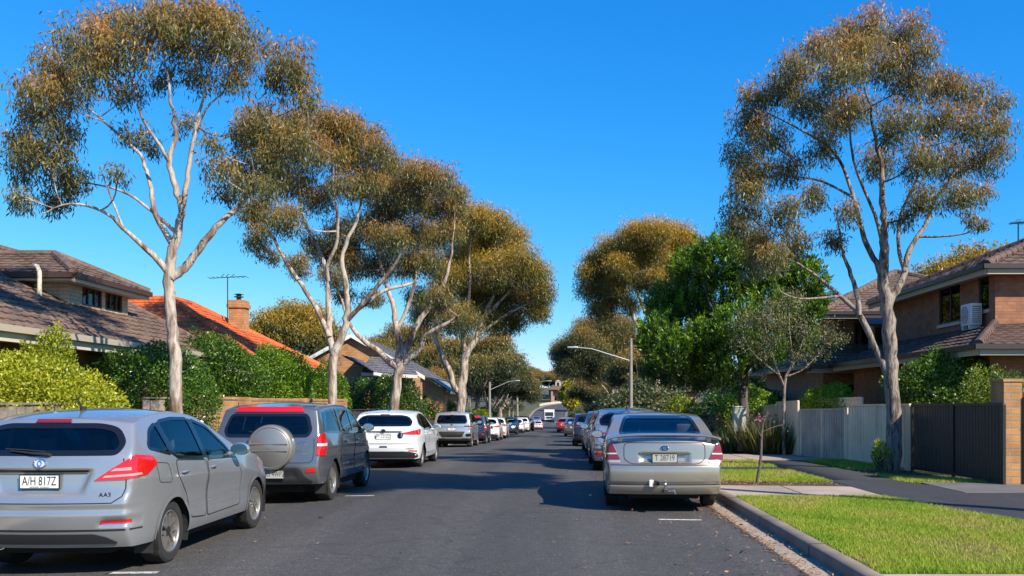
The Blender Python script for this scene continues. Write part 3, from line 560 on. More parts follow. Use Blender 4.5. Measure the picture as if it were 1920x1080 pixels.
# cream clad bay with a little awning between the two houses
B = empty('cream_bay', (11.9, 33.2, 3.2), 0, 'cream clad bay with dark awning between the two brick houses on the right', 'building')
mb = MB()
mb.box(-.5, .9, 0, .5, .0, 1.55); at_b = mb.build('wall', M_cream, B)
mb = MB()
for i in range(8): mb.box(.2, .905, -.02, .0, .02 + i * .19, .17 + i * .19)
mb.build('cladding', M_cream, B)
mb = MB(); mb.add([(-.9, -.75, 1.25), (1.0, -.75, 1.25), (1.0, .1, 1.75), (-.9, .1, 1.75), (-.9, -.75, 1.2), (1.0, -.75, 1.2), (1.0, .1, 1.7), (-.9, .1, 1.7)], [(0, 1, 2, 3), (7, 6, 5, 4), (0, 4, 5, 1), (1, 5, 6, 2), (3, 2, 6, 7), (0, 3, 7, 4)]); mb.build('awning', M_gutter_d, B)
mb = MB(); mb.box(-.42, .02, -.03, .0, .1, 1.2); mb.build('window', M_brownp, B)
# ---- house at the end of the street
HE = empty('brick_house', (0, 330, 1.6), 0, 'pinkish house with brown roof and dormers at the far end of the street', 'house')
e0 = pt(1028, 757, 330); e1 = pt(1076, 757, 330); ze = pt(0, 731, 330).z; zr = pt(0, 714, 330).z; z0 = float(zg(330)) - .6
mb = MB(); mb.box(e0.x + .6, e1.x - .4, 330.8, 341, z0, ze); mb.box(e0.x + 1.0, e0.x + 1.7, 329.5, 330.79, z0, ze - .1); mb.box(e0.x + 4.6, e0.x + 5.3, 329.5, 330.79, z0, ze - .1); at(HE, mb, 'wall', brick_mat('pink_brick', (.50, .29, .20), (.45, .25, .17), (.4, .3, .22)))
mb = MB(); m0 = (e0.x + e1.x) / 2; ra, rb = (m0 - 1.4, 336, zr), (m0 + 1.6, 336, zr); P4 = [(e0.x - .3, 329, ze), (e1.x + .3, 329, ze), (e1.x + .3, 342, ze), (e0.x - .3, 342, ze)]
tiled(mb, P4[0], P4[1], rb, ra, .8, 1.0); tiled(mb, P4[1], P4[2], rb, rb, .8, 1.); tiled(mb, P4[3], P4[0], ra, ra, .8, 1.); tiled(mb, P4[2], P4[3], ra, rb, .8, 1.); at(HE, mb, 'roof', M_tileb)
for xx, w, h in ((e0.x + 2.6, 1.9, 2.3), (e1.x - 2.2, 1.3, 2.0)):
    mb = MB(); mb.box(xx, xx + w, 332.2, 335.5, ze + .8, ze + .8 + h); mb.prism([(xx - .2, ze + .8 + h), (xx + w + .2, ze + .8 + h), (xx + w / 2, ze + 1.4 + h)], 332, 335.5); at(HE, mb, 'dormer', M_cream)
    mb = MB(); mb.box(xx + w * .25, xx + w * .75, 332.14, 332.19, ze + 1.3, ze + .4 + h); at(HE, mb, 'dormer_window', M_room)
for xx in (2.3, 3.4, 6.6): o = window(None, (e0.x + xx, 330.78, z0 + 1.2), (1, 0, 0), .9, 1.9, nrm=(0, -1, 0), panes=1); setpar(o, HE)
H7 = empty('brick_house', (8, 105, 0), 0, 'pale gabled house half hidden behind the street lamp on the right', 'house')
Y7 = 104; mb = MB(); a = pt(1190, 765, Y7); z7 = float(zg(Y7)) - .3; gz = pt(0, 735, Y7).z; mb.box(a.x, a.x + 7, Y7, Y7 + 8, z7, gz); at(H7, mb, 'wall', M_brick_w)
mb = MB(); mb.box(a.x + 1.2, a.x + 3.4, Y7 + 1.5, Y7 + 5, gz, pt(0, 700, Y7).z); at(H7, mb, 'upper_storey', M_white_p)
mb = MB(); q = pt(0, 690, Y7).z; tiled(mb, (a.x - .4, Y7 - .5, gz), (a.x + 7.4, Y7 - .5, gz), (a.x + 6, Y7 + 2, gz + 1.2), (a.x + .8, Y7 + 2, gz + 1.2), .4, .5); mb.prism([(a.x + .9, q - .5), (a.x + 3.7, q - .5), (a.x + 2.3, q + .4)], Y7 + 1.3, Y7 + 5.2); at(H7, mb, 'roof', M_tiler)
o = window(None, (a.x + 1.9, Y7 + 1.45, gz + .9), (1, 0, 0), .9, .9, nrm=(0, -1, 0), sill=False); setpar(o, H7)
# ---- fences and walls, left
def corrugated(mb, p, q, z0, z1, pitch=.19, dep=.03, both=True):
    p, q = Vector(p), Vector(q); L = (q - p).length; t = (q - p) / L; n = Vector((t.y, -t.x)); prof = [(0, 0), (.3, 0), (.42, 1), (.58, 1), (.7, 0), (1, 0)]
    pts = [(k * pitch + u * pitch, d) for k in range(int(L / pitch)) for u, d in prof[:-1]] + [(int(L / pitch) * pitch, 0)]
    vs = []
    for s, d in pts:
        a = p + t * s + n * d * dep; zz = float(zg(a.y)); vs += [(a.x, a.y, zz + z0), (a.x, a.y, zz + z1)]
    mb.add(vs, [(2 * i, 2 * i + 2, 2 * i + 3, 2 * i + 1) for i in range(len(pts) - 1)])
def panel_fence(name, label, p, q, z0, z1, m, cat='fence', posts=2.4, capm=None, pitch=.19, group=None, postm=None):
    p, q = Vector(p), Vector(q); base = Vector((*p, float(zg(p.y)))); o = empty(name, base, 0, label, cat, group); L = (q - p).length; t = (q - p) / L
    mb = MB(); corrugated(mb, p, q, z0, z1, pitch); s = at(o, mb, 'sheet', m, recalc=False)
    k = max(1, round(L / posts))
    for i in range(k + 1):
        c = p + t * (L * i / k); zz = float(zg(c.y)); mb = MB(); mb.box(c.x - .03, c.x + .03, c.y - .035, c.y + .035, zz, zz + z1 + .01, bev=.006); at(o, mb, 'post', postm or m)
    n = 8
    for zz in (z1 - .0, z0 + .02):
        mb = MB()
        for i in range(n):
            a, b = p + t * (L * i / n), p + t * (L * (i + 1) / n); beam(mb, (a.x, a.y, float(zg(a.y)) + zz), (b.x, b.y, float(zg(b.y)) + zz), .05, .05, .03)
        at(o, mb, 'rail', capm or m)
    return o
def paling(name, label, p, q, h, m, w=.15, gap=.012, post=None, seed=1):
    p, q = Vector(p), Vector(q); L = (q - p).length; t = (q - p) / L; base = Vector((*p, float(zg(p.y)))); o = empty(name, base, 0, label, 'fence'); rng = random.Random(seed)
    mb = MB(); n = int(L / (w + gap))
    for i in range(n):
        s = i * (w + gap); a = p + t * s; zz = float(zg(a.y)); M = Matrix.Translation((a.x, a.y, zz)) @ Matrix.Rotation(math.atan2(t.y, t.x), 4, 'Z'); hh = h + rng.uniform(-.02, .02); j = rng.uniform(-.006, .006)
        mb.box(0, w, -.011 + j, .011 + j, .06, hh, M)
    at(o, mb, 'paling', m)
    mb = MB(); M = Matrix.Translation(base) @ Matrix.Rotation(math.atan2(t.y, t.x), 4, 'Z'); mb.box(0, L, .03, .08, h * .25, h * .25 + .08, M); at(o, mb, 'rail', m); mb = MB(); mb.box(0, L, .03, .08, h * .8, h * .8 + .08, M); at(o, mb, 'rail', m)
    mb = MB(); mb.box(0, L, -.04, .05, h + .021, h + .05, M); at(o, mb, 'capping', m)
    if post:
        mb = MB(); mb.box(L * post[0], L * post[0] + post[1], -.07, .06, 0, h + post[2], M); at(o, mb, 'post', m)
    return o
paling('paling_fence', 'weathered grey timber paling fence with one tall post at the left edge', (-8.6, 11.2), (-7.9, 14.6), 1.60, M_timber, post=(.42, .42, .24))
paling('paling_fence', 'short weathered timber fence end between the yellow and dark green bushes', (-8.3, 18.1), (-7.95, 18.6), 1.72, M_timber, seed=2)
BW = empty('brick_wall', (-7.85, 24, 0), 0, 'orange brick garden wall with a dark recess behind the boxy grey four-wheel drive', 'wall')
mb = MB()
for y0, y1, x, h in ((19.9, 22.2, -7.85, 1.72), (22.65, 33.6, -7.85, 1.70)): mb.box(x - .23, x, y0, y1, 0, h)
at(BW, mb, 'wall', M_brick_o)
mb = MB()
for y0, y1, h in ((19.9, 22.2, 1.72), (22.65, 33.6, 1.70)): mb.box(-8.1, -7.83, y0 - .02, y1 + .02, h + .002, h + .07)
at(BW, mb, 'coping', M_brick_w)
mb = MB()
for y in (22.64, 27.8, 33.0): mb.box(-8.12, -7.79, y, y + .35, 0, 1.79)
at(BW, mb, 'pier', M_brick_o)
mb = MB(); mb.box(-8.02, -7.98, 22.2, 22.63, .05, 1.66); at(BW, mb, 'gate', M_gutter_d)
paling('paling_fence', 'dark stained paling fence past the end of the orange wall', (-7.9, 34.0), (-7.9, 47), 1.55, M_dtimber, seed=3, post=(.98, .12, .2))
paling('paling_fence', 'brown paling fence in front of the pink flowering bush', (-7.3, 48), (-7.1, 72), 1.35, M_dtimber, seed=4)
# ---- right: brick pillar and wall, black gate, cream fence
BP = empty('brick_pillar', (8.3, 17.2, 0), 0, 'square orange brick pillar at the right end of the black gate', 'pillar')
mb = MB(); mb.box(8.28, 8.62, 16.98, 17.5, .05, 2.04); mb.box(8.26, 8.64, 16.96, 17.52, 2.043, 2.10); at(BP, mb, 'brickwork', M_brick_o)
mb = MB(); mb.tube([(8.66, 16.97, .1), (8.66, 16.97, 1.75)], .04, 8); at(BP, mb, 'downpipe', M_brownp)
mb = MB(); mb.box(8.75, 9.05, 16.93, 16.955, 1.72, 1.95); at(BP, mb, 'letter_slot', M_gutter_c)
BW2 = empty('brick_wall', (9.5, 17.2, 0), 0, 'orange brick wall running out of frame from the brick pillar', 'wall'); mb = MB(); mb.box(8.70, 13, 17.0, 17.24, .05, 1.78); at(BW2, mb, 'wall', M_brick_o); mb = MB(); mb.box(8.70, 13, 16.97, 17.27, 1.783, 1.85); at(BW2, mb, 'coping', M_brick_w)
panel_fence('sheet_gate', 'black ribbed steel gate beside the brick pillar', (8.26, 16.95), (8.03, 20.75), .16, 1.62, M_fblack, 'gate', posts=1.9, pitch=.12)
panel_fence('sheet_fence', 'cream ribbed steel fence behind the big grey gum trunk', (8.02, 20.85), (7.8, 24.7), .14, 1.62, M_fcream, posts=1.9)
panel_fence('sheet_gate', 'weathered grey-brown double gate left of the cream fence', (7.76, 24.75), (7.25, 27.4), .14, 1.52, M_fgrey, 'gate', posts=1.3, pitch=.14, postm=M_fcream)
panel_fence('sheet_fence', 'cream fence panel rising behind the weathered gate', (8.4, 25.3), (8.0, 28.0), .14, 1.84, M_fcream, posts=2.6)
panel_fence('sheet_fence', 'tall cream ribbed fence at the corner by the small grey-green tree', (7.25, 27.7), (7.2, 30.2), .1, 1.78, M_fcream, posts=1.1)
panel_fence('sheet_fence', 'shaded cream ribbed fence behind the dark trunk', (7.2, 30.3), (7.3, 36), .1, 1.7, M_fcream, posts=2.4)
RB = empty('brick_wall', (6.4, 40, 0), 0, 'low reddish brick wall in shade behind the pale box', 'wall'); mb = MB(); mb.box(6.3, 6.55, 36.2, 52, -.7, 1.15); mb.box(6.2, 6.62, 36.0, 36.4, -.6, 1.3); at(RB, mb, 'wall', M_brick_r)
# ---- street furniture
def wood_pole(label, x, y, h, r=.13, arm=None, sign=False):
    z = float(zg(y)) + .1; o = empty('street_lamp', (x, y, z), 0, label, 'street lamp', 'street lamps'); mb = MB(); mb.tube([(0, 0, 0), (0, 0, h)], [r, r * .72], 12); mb.build('pole', M_conc2, o, smooth=50)
    L, rise, up = arm; mb = MB(); mb.tube([(0, -.02, up), (-L * .38, -.02, up + rise * .55), (-L * .62, -.02, up + rise * .9), (-L * .85, -.02, up + rise)], [.035, .03, .028, .026], 8); mb.build('arm', M_galv, o, smooth=50)
    mb = MB(); mb.box(-L * 1.0, -L * .83, -.09, .05, up + rise - .04, up + rise + .05, bev=.03); la = mb.build('lamp_head', M_galv, o, smooth=40)
    if sign:
        mb = MB(); mb.box(-.13, .24, -.20, -.17, 1.25, 1.85, bev=.008); s = mb.build('sign', M_white_p, o); mb = MB()
        mb.box(-.06, .17, -.206, -.202, 1.62, 1.65); mb.box(-.05, .16, -.206, -.202, 1.53, 1.56); mb.box(.02, .10, -.206, -.202, 1.38, 1.48); mb.build('sign_print', M_gutter_d, s)
        mb = MB(); mb.box(-.14, .14, -.165, -.1, 1.3, 1.36); mb.build('clamp', M_galv, o)
    return o
M_conc2 = mat('pole_concrete', (.27, .235, .19), .85, var=.15, vscale=3); M_galv = mat('galvanised', (.55, .55, .52), .45, .5)
P = pt(1183, 770, 50); wood_pole('tall grey street lamp with a long arm and white notice on the right', P.x, 50, pt(0, 634, 50).z - float(zg(50)) - .1, .115, (3.5, .75, pt(0, 677, 50).z - float(zg(50)) - .1), True)
P = pt(918, 770, 78); wood_pole('grey street lamp pole behind the parked white cars on the left', P.x, 78, pt(0, 716, 78).z - float(zg(78)) - .1, .13, (-2.6, .8, pt(0, 727, 78).z - float(zg(78)) - .3))
P = pt(970, 770, 120); wood_pole('far street lamp whose arm shows over the parked cars on the left', P.x, 120, pt(0, 722, 120).z - float(zg(120)), .17, (-4.5, 1.0, pt(0, 727, 120).z - float(zg(120)) - .2))
EB = empty('electricity_box', (5.75, 29.2, .1), 0, 'pale green electricity box on a post beside the dark trunk', 'box'); mb = MB(); mb.box(-.2, .2, -.14, .14, .62, 1.4, bev=.02); mb.build('cabinet', mat('pale_green', (.36, .38, .30), .6), EB, smooth=40); mb = MB(); mb.box(-.07, .07, -.05, .05, 0, .62); mb.build('post', M_gutter_d, EB); mb = MB(); mb.box(-.21, .21, -.15, .15, 1.402, 1.44, bev=.01); mb.build('lid', M_fcream, EB)
FW = empty('brick_wall', (-8, 290, 0), 0, 'pale low wall beside the bend at the far end of the street', 'wall'); mb = MB()
for i in range(12):
    ya, yb_ = 262 + i * 5, 267 + i * 5; xa, xb = KL - .9 + float(roff(ya)), KL - .9 + float(roff(yb_)); za, zb_ = float(zg(ya)), float(zg(yb_)); mb.add([(xa, ya, za), (xb, yb_, zb_), (xb, yb_, zb_ + .75), (xa, ya, za + .75), (xa - .25, ya, za), (xb - .25, yb_, zb_), (xb - .25, yb_, zb_ + .75), (xa - .25, ya, za + .75)], [(0, 1, 2, 3), (7, 6, 5, 4), (3, 2, 6, 7), (0, 3, 7, 4), (1, 5, 6, 2)])
at(FW, mb, 'wall', mat('pale_wall', (.62, .50, .38), .8))
# ---------------------------------------------------------------- cars
def paint(name, c, metal=.6, rough=.24):
    m = mat(name, c, rough, metal, 1.0); nt = m.node_tree; p = nt.nodes['Principled BSDF']
    n = noise(nt, 900, 2); mr = nt.nodes.new('ShaderNodeMapRange'); mr.inputs[3].default_value = rough - .07; mr.inputs[4].default_value = rough + .08
    nt.links.new(n.outputs[0], mr.inputs[0]); nt.links.new(mr.outputs[0], p.inputs['Roughness'])
    d = noise(nt, 2.3, 5); r = ramp(nt, d, [(.35, tuple(q * .93 for q in c)), (.65, c)]); nt.links.new(r.outputs[0], p.inputs['Base Color']); return m
P_silver = paint('silver_paint', (.43, .435, .435)); P_grey = paint('grey_paint', (.185, .185, .19)); P_gold = paint('champagne_paint', (.43, .385, .32)); P_white = paint('white_paint_car', (.78, .79, .80), 0., .3); P_pale = paint('pale_silver_paint', (.58, .58, .56))
P_navy = paint('navy_paint', (.04, .05, .085)); P_black = paint('black_paint', (.015, .016, .02), .2); P_maroon = paint('maroon_paint', (.22, .03, .03), .3); P_blue = paint('ice_blue_paint', (.45, .52, .62)); P_red = paint('red_paint', (.42, .03, .025), .1); P_pink = paint('pinkish_white_paint', (.78, .60, .58), 0); P_cream = paint('cream_paint_car', (.70, .66, .56), 0.)
M_rub = mat('tyre_rubber', (.022, .021, .02), .85, var=.3, vscale=8); M_alloy = mat('alloy', (.50, .47, .43), .35, .85); M_plast = mat('black_plastic', (.022, .022, .023), .55, bump=.15, bscale=400); M_gloss = mat('gloss_black', (.008, .008, .009), .12, coat=.5); M_under = mat('underbody', (.012, .011, .010), .9)
M_cglass = glass_mat('car_glass', (.70, .76, .76)); M_seat = mat('seat_cloth', (.09, .088, .085), .85, var=.2, vscale=30); M_inner = mat('cabin_trim', (.17, .155, .13), .8)
M_tail = mat('tail_lamp_red', (.55, .008, .008), .12, coat=1.); M_tail2 = mat('tail_lamp_dark_red', (.22, .012, .014), .15, coat=1.); M_clear = mat('clear_lamp', (.72, .70, .68), .15, .2, 1.); M_tailc = mat('lamp_clear_pink', (.62, .30, .28), .2, .1, 1.); M_chrome = mat('chrome', (.75, .75, .75), .12, 1.)
M_plate = mat('plate_white', (.78, .78, .74), .45); M_ink = mat('plate_ink', (.02, .02, .025), .5); M_gap = mat('panel_gap', (.012, .012, .012), .9); M_amber = mat('amber_lamp', (.6, .22, .02), .2, coat=1.)
def lerp_tab(tab):
    xs, ys = zip(*tab)
    return lambda x: float(np.interp(x, xs, ys))
class Body:
    """a car body skin: a box of control points shaped by its profiles, smoothed, then cut for windows and wheels"""
    def __init__(s, sp):
        s.sp = sp; L, W, H = sp['L'], sp['W'] / 2, sp['H']; yr, yf = lerp_tab(sp['rear']), lerp_tab(sp['front'])
        rs = sorted((min(1, max(0, (y - yr(z)) / (yf(z) - yr(z)))), z) for y, z in sp['roof']); zt = lerp_tab(rs); belt = lerp_tab(sp['belt'])
        cols = [0, .015, .06, .12, .19, .26, .33, .41, .49, .57, .64, .70, .76, .82, .88, .94, .985, 1]
        zlow = sp['sill']; rows = [0, .10, .32, .52, .60, .71, .77, .95]; grow = [.08, .4, .78, .95, 1.]
        plan = lerp_tab(sp['plan']); hb = H - .95
        def width(y, z, zt_):
            b = belt(y)
            if z <= b:
                t = (z - zlow) / max(.05, b - zlow); w = np.interp(t, [0, .1, .32, .52, .60, .71, .77, .95, 1], [.95, .975, .986, .984, .986, .992, 1.0, .972, .962])
            else: w = .962 - sp['tumble'] * ((z - b) / max(.2, H - b)) ** 1.15
            return W * w * plan(y)
        ks = [0, .3, .6, .82, .94, 1]
        nr, nc, nk = len(rows) + len(grow) + 0, len(cols), len(ks)
        side = [[None] * nr for _ in cols]
        for i, c in enumerate(cols):
            t_ = zt(c)
            for j in range(nr):
                ym = yr(.7) * (1 - c) + yf(.7) * c; b = min(belt(ym), t_ - .055)
                z = zlow + (b - zlow) * (rows[j] if j < len(rows) else 1) if j < len(rows) else b + (t_ - b) * grow[j - len(rows)]
                y = yr(z) * (1 - c) + yf(z) * c; side[i][j] = Vector((width(y, z, t_), y, z))
        bulge_r, bulge_f = sp.get('bulge', (.10, .16)); crown = sp.get('crown', .045)
        V = []; idx = {}
        def vid(p):
            k = (round(p[0], 5), round(p[1], 5), round(p[2], 5))
            if k not in idx: idx[k] = len(V); V.append(p)
            return idx[k]
        fs = []; full = [-k for k in ks[:0:-1]] + ks
        top = [[Vector((side[i][-1].x * k, side[i][-1].y, side[i][-1].z + crown * (1 - k * k) * min(1, 1.0))) for k in full] for i in range(nc)]
        def endgrid(i, bul):
            return [[Vector((side[i][j].x * k, side[i][j].y + bul * (1 - abs(k) ** 2.4), side[i][j].z + (crown * (1 - k * k) * ((j / (nr - 1)) ** 2)))) for k in full] for j in range(nr)]
        rear, front = endgrid(0, -bulge_r), endgrid(nc - 1, bulge_f)
        for i, bul, nn in ((0, -bulge_r, 0), (1, -bulge_r * .8, 1), (nc - 1, bulge_f, 0), (nc - 2, bulge_f * .85, 1)):
            top[i] = [Vector((p.x, p.y + bul * (1 - abs(k) ** 2.4), p.z)) for p, k in zip(top[i], full)]
        for i in (0,): rear[-1] = top[0]
        front[-1] = top[nc - 1]
        grids = [top, rear, front]
        for sg in (1, -1): grids.append([[Vector((p.x * sg, p.y, p.z)) for p in row] for row in side])
        for g in grids:
            ids = [[vid(p) for p in row] for row in g]
            for i in range(len(ids) - 1):
                for j in range(len(ids[0]) - 1):
                    f = [ids[i][j], ids[i + 1][j], ids[i + 1][j + 1], ids[i][j + 1]]
                    if len(set(f)) == 4: fs.append(f)
        bm = bmesh.new(); bv = [bm.verts.new(p) for p in V]
        for f in fs:
            try: bm.faces.new([bv[i] for i in f])
            except ValueError: pass
        bmesh.ops.recalc_face_normals(bm, faces=bm.faces[:])
        if sum(f.normal.x * f.calc_center_median().x for f in bm.faces) < 0: bmesh.ops.reverse_faces(bm, faces=bm.faces[:])
        me = bpy.data.meshes.new('cage'); bm.to_mesh(me); bm.free(); o = bpy.data.objects.new('cage', me); COL.objects.link(o)
        md = o.modifiers.new('s', 'SUBSURF'); md.levels = md.render_levels = sp.get('lod', 3); md.boundary_smooth = 'PRESERVE_CORNERS'
        dg = bpy.context.evaluated_depsgraph_get(); dg.update(); ev = o.evaluated_get(dg); m2 = ev.to_mesh(); m2.calc_loop_triangles()
        n = len(m2.vertices); a = np.empty(n * 3); m2.vertices.foreach_get('co', a); s.V = a.reshape(-1, 3).copy()
        m2.vertices.foreach_get('normal', a); s.N = a.reshape(-1, 3).copy()
        q = np.empty(len(m2.loops), int); m2.loops.foreach_get('vertex_index', q); s.Fq = q.reshape(-1, 4).copy()
        ev.to_mesh_clear(); bpy.data.objects.remove(o); bpy.data.meshes.remove(me)
        for how, poly, depth, soft in sp.get('sculpt', []):       # pressed recesses and swages of the panels
            for sg in ((1, -1) if how == 'rear2' else (1,)):
                for h2 in (('R', 'Lf') if how == 'both' else (('rear',) if how == 'rear2' else (how,))):
                    U, D = s.axes(h2); Dn = np.array(D); P2 = np.stack([s.V @ np.array(U), s.V[:, 2]], 1); pl = [(u * sg, v) for u, v in poly]; A = np.array(pl); Bq = np.roll(A, -1, 0)
                    dmin = np.full(len(s.V), 9.)
                    for a_, b_ in zip(A, Bq):
                        t = np.clip(((P2 - a_) @ (b_ - a_)) / ((b_ - a_) @ (b_ - a_) + 1e-12), 0, 1); dmin = np.minimum(dmin, np.linalg.norm(P2 - a_ - t[:, None] * (b_ - a_), axis=1))
                    w = np.where(in_poly(P2, pl), np.clip(dmin / soft, 0, 1), 0); w = w * w * (3 - 2 * w); w *= (s.N @ Dn) < -.2
                    if h2 == 'rear': w *= s.V[:, 1] < L * .5
                    s.V += Dn * (w * depth)[:, None]
        if sp.get('sculpt'):
            tri = s.V[s.Fq]; fn = np.cross(tri[:, 2] - tri[:, 0], tri[:, 3] - tri[:, 1]); N2 = np.zeros_like(s.V)
            for k in range(4): np.add.at(N2, s.Fq[:, k], fn)
            N2 /= np.linalg.norm(N2, axis=1)[:, None] + 1e-12; s.N = N2 * np.sign((N2 * s.N).sum(1))[:, None]
        s.bvh = BVHTree.FromPolygons([tuple(v) for v in s.V], [tuple(f) for f in s.Fq]); s.keep = np.ones(len(s.Fq), bool); s.L = L; s.V2 = s.V.copy(); s.N2 = s.N.copy()
    def axes(s, how):
        if how == 'R': return Vector((0, 1, 0)), Vector((-1, 0, 0))
        if how == 'Lf': return Vector((0, 1, 0)), Vector((1, 0, 0))
        if how == 'rear': return Vector((1, 0, 0)), Vector((0, 1, 0))
        if how == 'front': return Vector((1, 0, 0)), Vector((0, -1, 0))
        a, sg = how                                              # ('corner angle', side)
        return Vector((math.cos(a) , math.sin(a) * sg, 0)), Vector((-math.sin(a) * sg, math.cos(a), 0))
    def hit(s, u, v, how, off=0.):
        U, D = s.axes(how); o = U * u + Vector((0, 0, v)) - D * 8
        if how in ('R', 'Lf', 'rear', 'front'): pass
        p, n, i, d = s.bvh.ray_cast(o, D)
        if p is None:
            c = U * u + Vector((0, 0, v)) + Vector((0, s.L / 2, 0)) * (0 if how in ('R', 'Lf') else 1); p, n, i, d = s.bvh.find_nearest(o + D * 7)
        f = s.Fq[i]; w = 1 / (np.linalg.norm(s.V[f] - np.array(p), axis=1) + 1e-4) ** 2; nn = Vector((s.N[f] * w[:, None]).sum(0)).normalized()
        return p + nn * off, nn
    def cut(s, poly, how):
        U, D = s.axes(how); Un, Dn = np.array(U), np.array(D); P2 = np.stack([s.V @ Un, s.V[:, 2]], 1)
        fc = P2[s.Fq].mean(1); fn = s.N[s.Fq].mean(1); fx = s.V[s.Fq].mean(1)
        m = in_poly(fc, poly) & ((fn @ Dn) < -.05)
        if how == 'rear': m &= fx[:, 1] < s.L * .5
        if how == 'front': m &= fx[:, 1] > s.L * .4
        s.keep &= ~m
        gone = np.zeros(len(s.V), bool); gone[s.Fq[m].ravel()] = True; st = np.zeros(len(s.V), bool); st[s.Fq[s.keep].ravel()] = True
        A = np.array(poly); B = np.roll(A, -1, 0)
        for i in np.nonzero(gone & st)[0]:                       # pull the ragged edge onto the outline
            p = P2[i]; t = np.clip(((p - A) * (B - A)).sum(1) / (((B - A) ** 2).sum(1) + 1e-12), 0, 1); q = A + (B - A) * t[:, None]; k = ((q - p) ** 2).sum(1).argmin()
            if ((q[k] - p) ** 2).sum() < .06 ** 2:
                h, nn = s.hit(q[k][0], q[k][1], how); s.V2[i] = h; s.N2[i] = nn
    def skin(s, name, m, parent):
        F2 = s.Fq[s.keep]; u = np.unique(F2); mp = -np.ones(len(s.V), int); mp[u] = np.arange(len(u))
        return np_mesh(name, s.V2[u], mp[F2], m, parent, nrm=s.N2[u])
    def panel(s, name, poly, how, off, m, parent, step=.04, rim=.006):
        poly = dense(poly, step); xs = [p[0] for p in poly]; ys = [p[1] for p in poly]; n = len(poly)
        G = np.array([(x, y) for x in np.arange(min(xs), max(xs), step) for y in np.arange(min(ys), max(ys), step)]).reshape(-1, 2)
        if len(G):
            G = G[in_poly(G, poly)]; A = np.array(poly)
            if len(G): G = G[np.sqrt(((G[:, None] - A[None]) ** 2).sum(2)).min(1) > step * .45]
        pts = [Vector(p) for p in poly] + [Vector(g) for g in G]
        v, e, f, *_ = geometry.delaunay_2d_cdt(pts, [(i, (i + 1) % n) for i in range(n)], [], 1, 1e-5)
        H = [s.hit(p.x, p.y, how, off) for p in v]
        mb = MB(); mb.add([h[0] for h in H], [tuple(x) for x in f])
        nr = [h[1] for h in H]
        if rim:                                                   # a returned edge so that the panel has thickness
            b0 = len(H); lo = [s.hit(p[0], p[1], how, off - rim) for p in poly]; hi = [s.hit(p[0], p[1], how, off) for p in poly]
            mb.add([h[0] for h in hi] + [h[0] for h in lo], [(i, (i + 1) % n, n + (i + 1) % n, n + i) for i in range(n)]); nr += [h[1] for h in hi] + [h[1] for h in lo]
        o = mb.build(name, m, parent, uv=False, recalc=False); me = o.data
        tri = me.polygons
        fl = sum(1 for p in list(tri)[:30] if p.normal.dot(nr[p.vertices[0]]) < 0)
        if fl > min(15, len(tri) // 2): me.flip_normals()
        me.shade_smooth(); me.normals_split_custom_set_from_vertices([tuple(x) for x in nr]); return o
    def ribbon(s, mb, line, how, w, off=.003, closed=True):
        line = dense(line, .03, closed); n = len(line); A = [Vector(p) for p in line]; vs = []
        for i in range(n):
            a, b = (A[(i - 1) % n], A[(i + 1) % n]) if closed else (A[max(i - 1, 0)], A[min(i + 1, n - 1)]); t = (b - a).normalized(); nn = Vector((-t.y, t.x))
            for sg in (-1, 1):
                q = A[i] + nn * sg * w / 2; vs.append(s.hit(q.x, q.y, how, off)[0])
        mb.add(vs, [(2 * i, 2 * ((i + 1) % n), 2 * ((i + 1) % n) + 1, 2 * i + 1) for i in range(n if closed else n - 1)])
def dense(poly, step, closed=True):
    out = []; n = len(poly)
    for i in range(n if closed else n - 1):
        a, b = np.array(poly[i], float), np.array(poly[(i + 1) % n], float); k = max(1, int(np.linalg.norm(b - a) / step))
        out += [tuple(a + (b - a) * j / k) for j in range(k)]
    if not closed: out.append(tuple(poly[-1]))
    return out
def rounded(poly, r=.05, n=4):
    """polygon with rounded corners"""
    out = []; m = len(poly)
    for i in range(m):
        p, a, b = (np.array(poly[k % m], float) for k in (i, i - 1, i + 1)); la, lb = np.linalg.norm(a - p), np.linalg.norm(b - p); q = min(r, la * .45, lb * .45)
        s0, s1 = p + (a - p) / la * q, p + (b - p) / lb * q
        out += [tuple(s0 * (1 - t) ** 2 + p * 2 * t * (1 - t) + s1 * t * t) for t in [k / n for k in range(n + 1)]]
    return out
def circ(cx, cy, r, n=40): return [(cx + r * math.cos(2 * math.pi * i / n), cy + r * math.sin(2 * math.pi * i / n)) for i in range(n)]
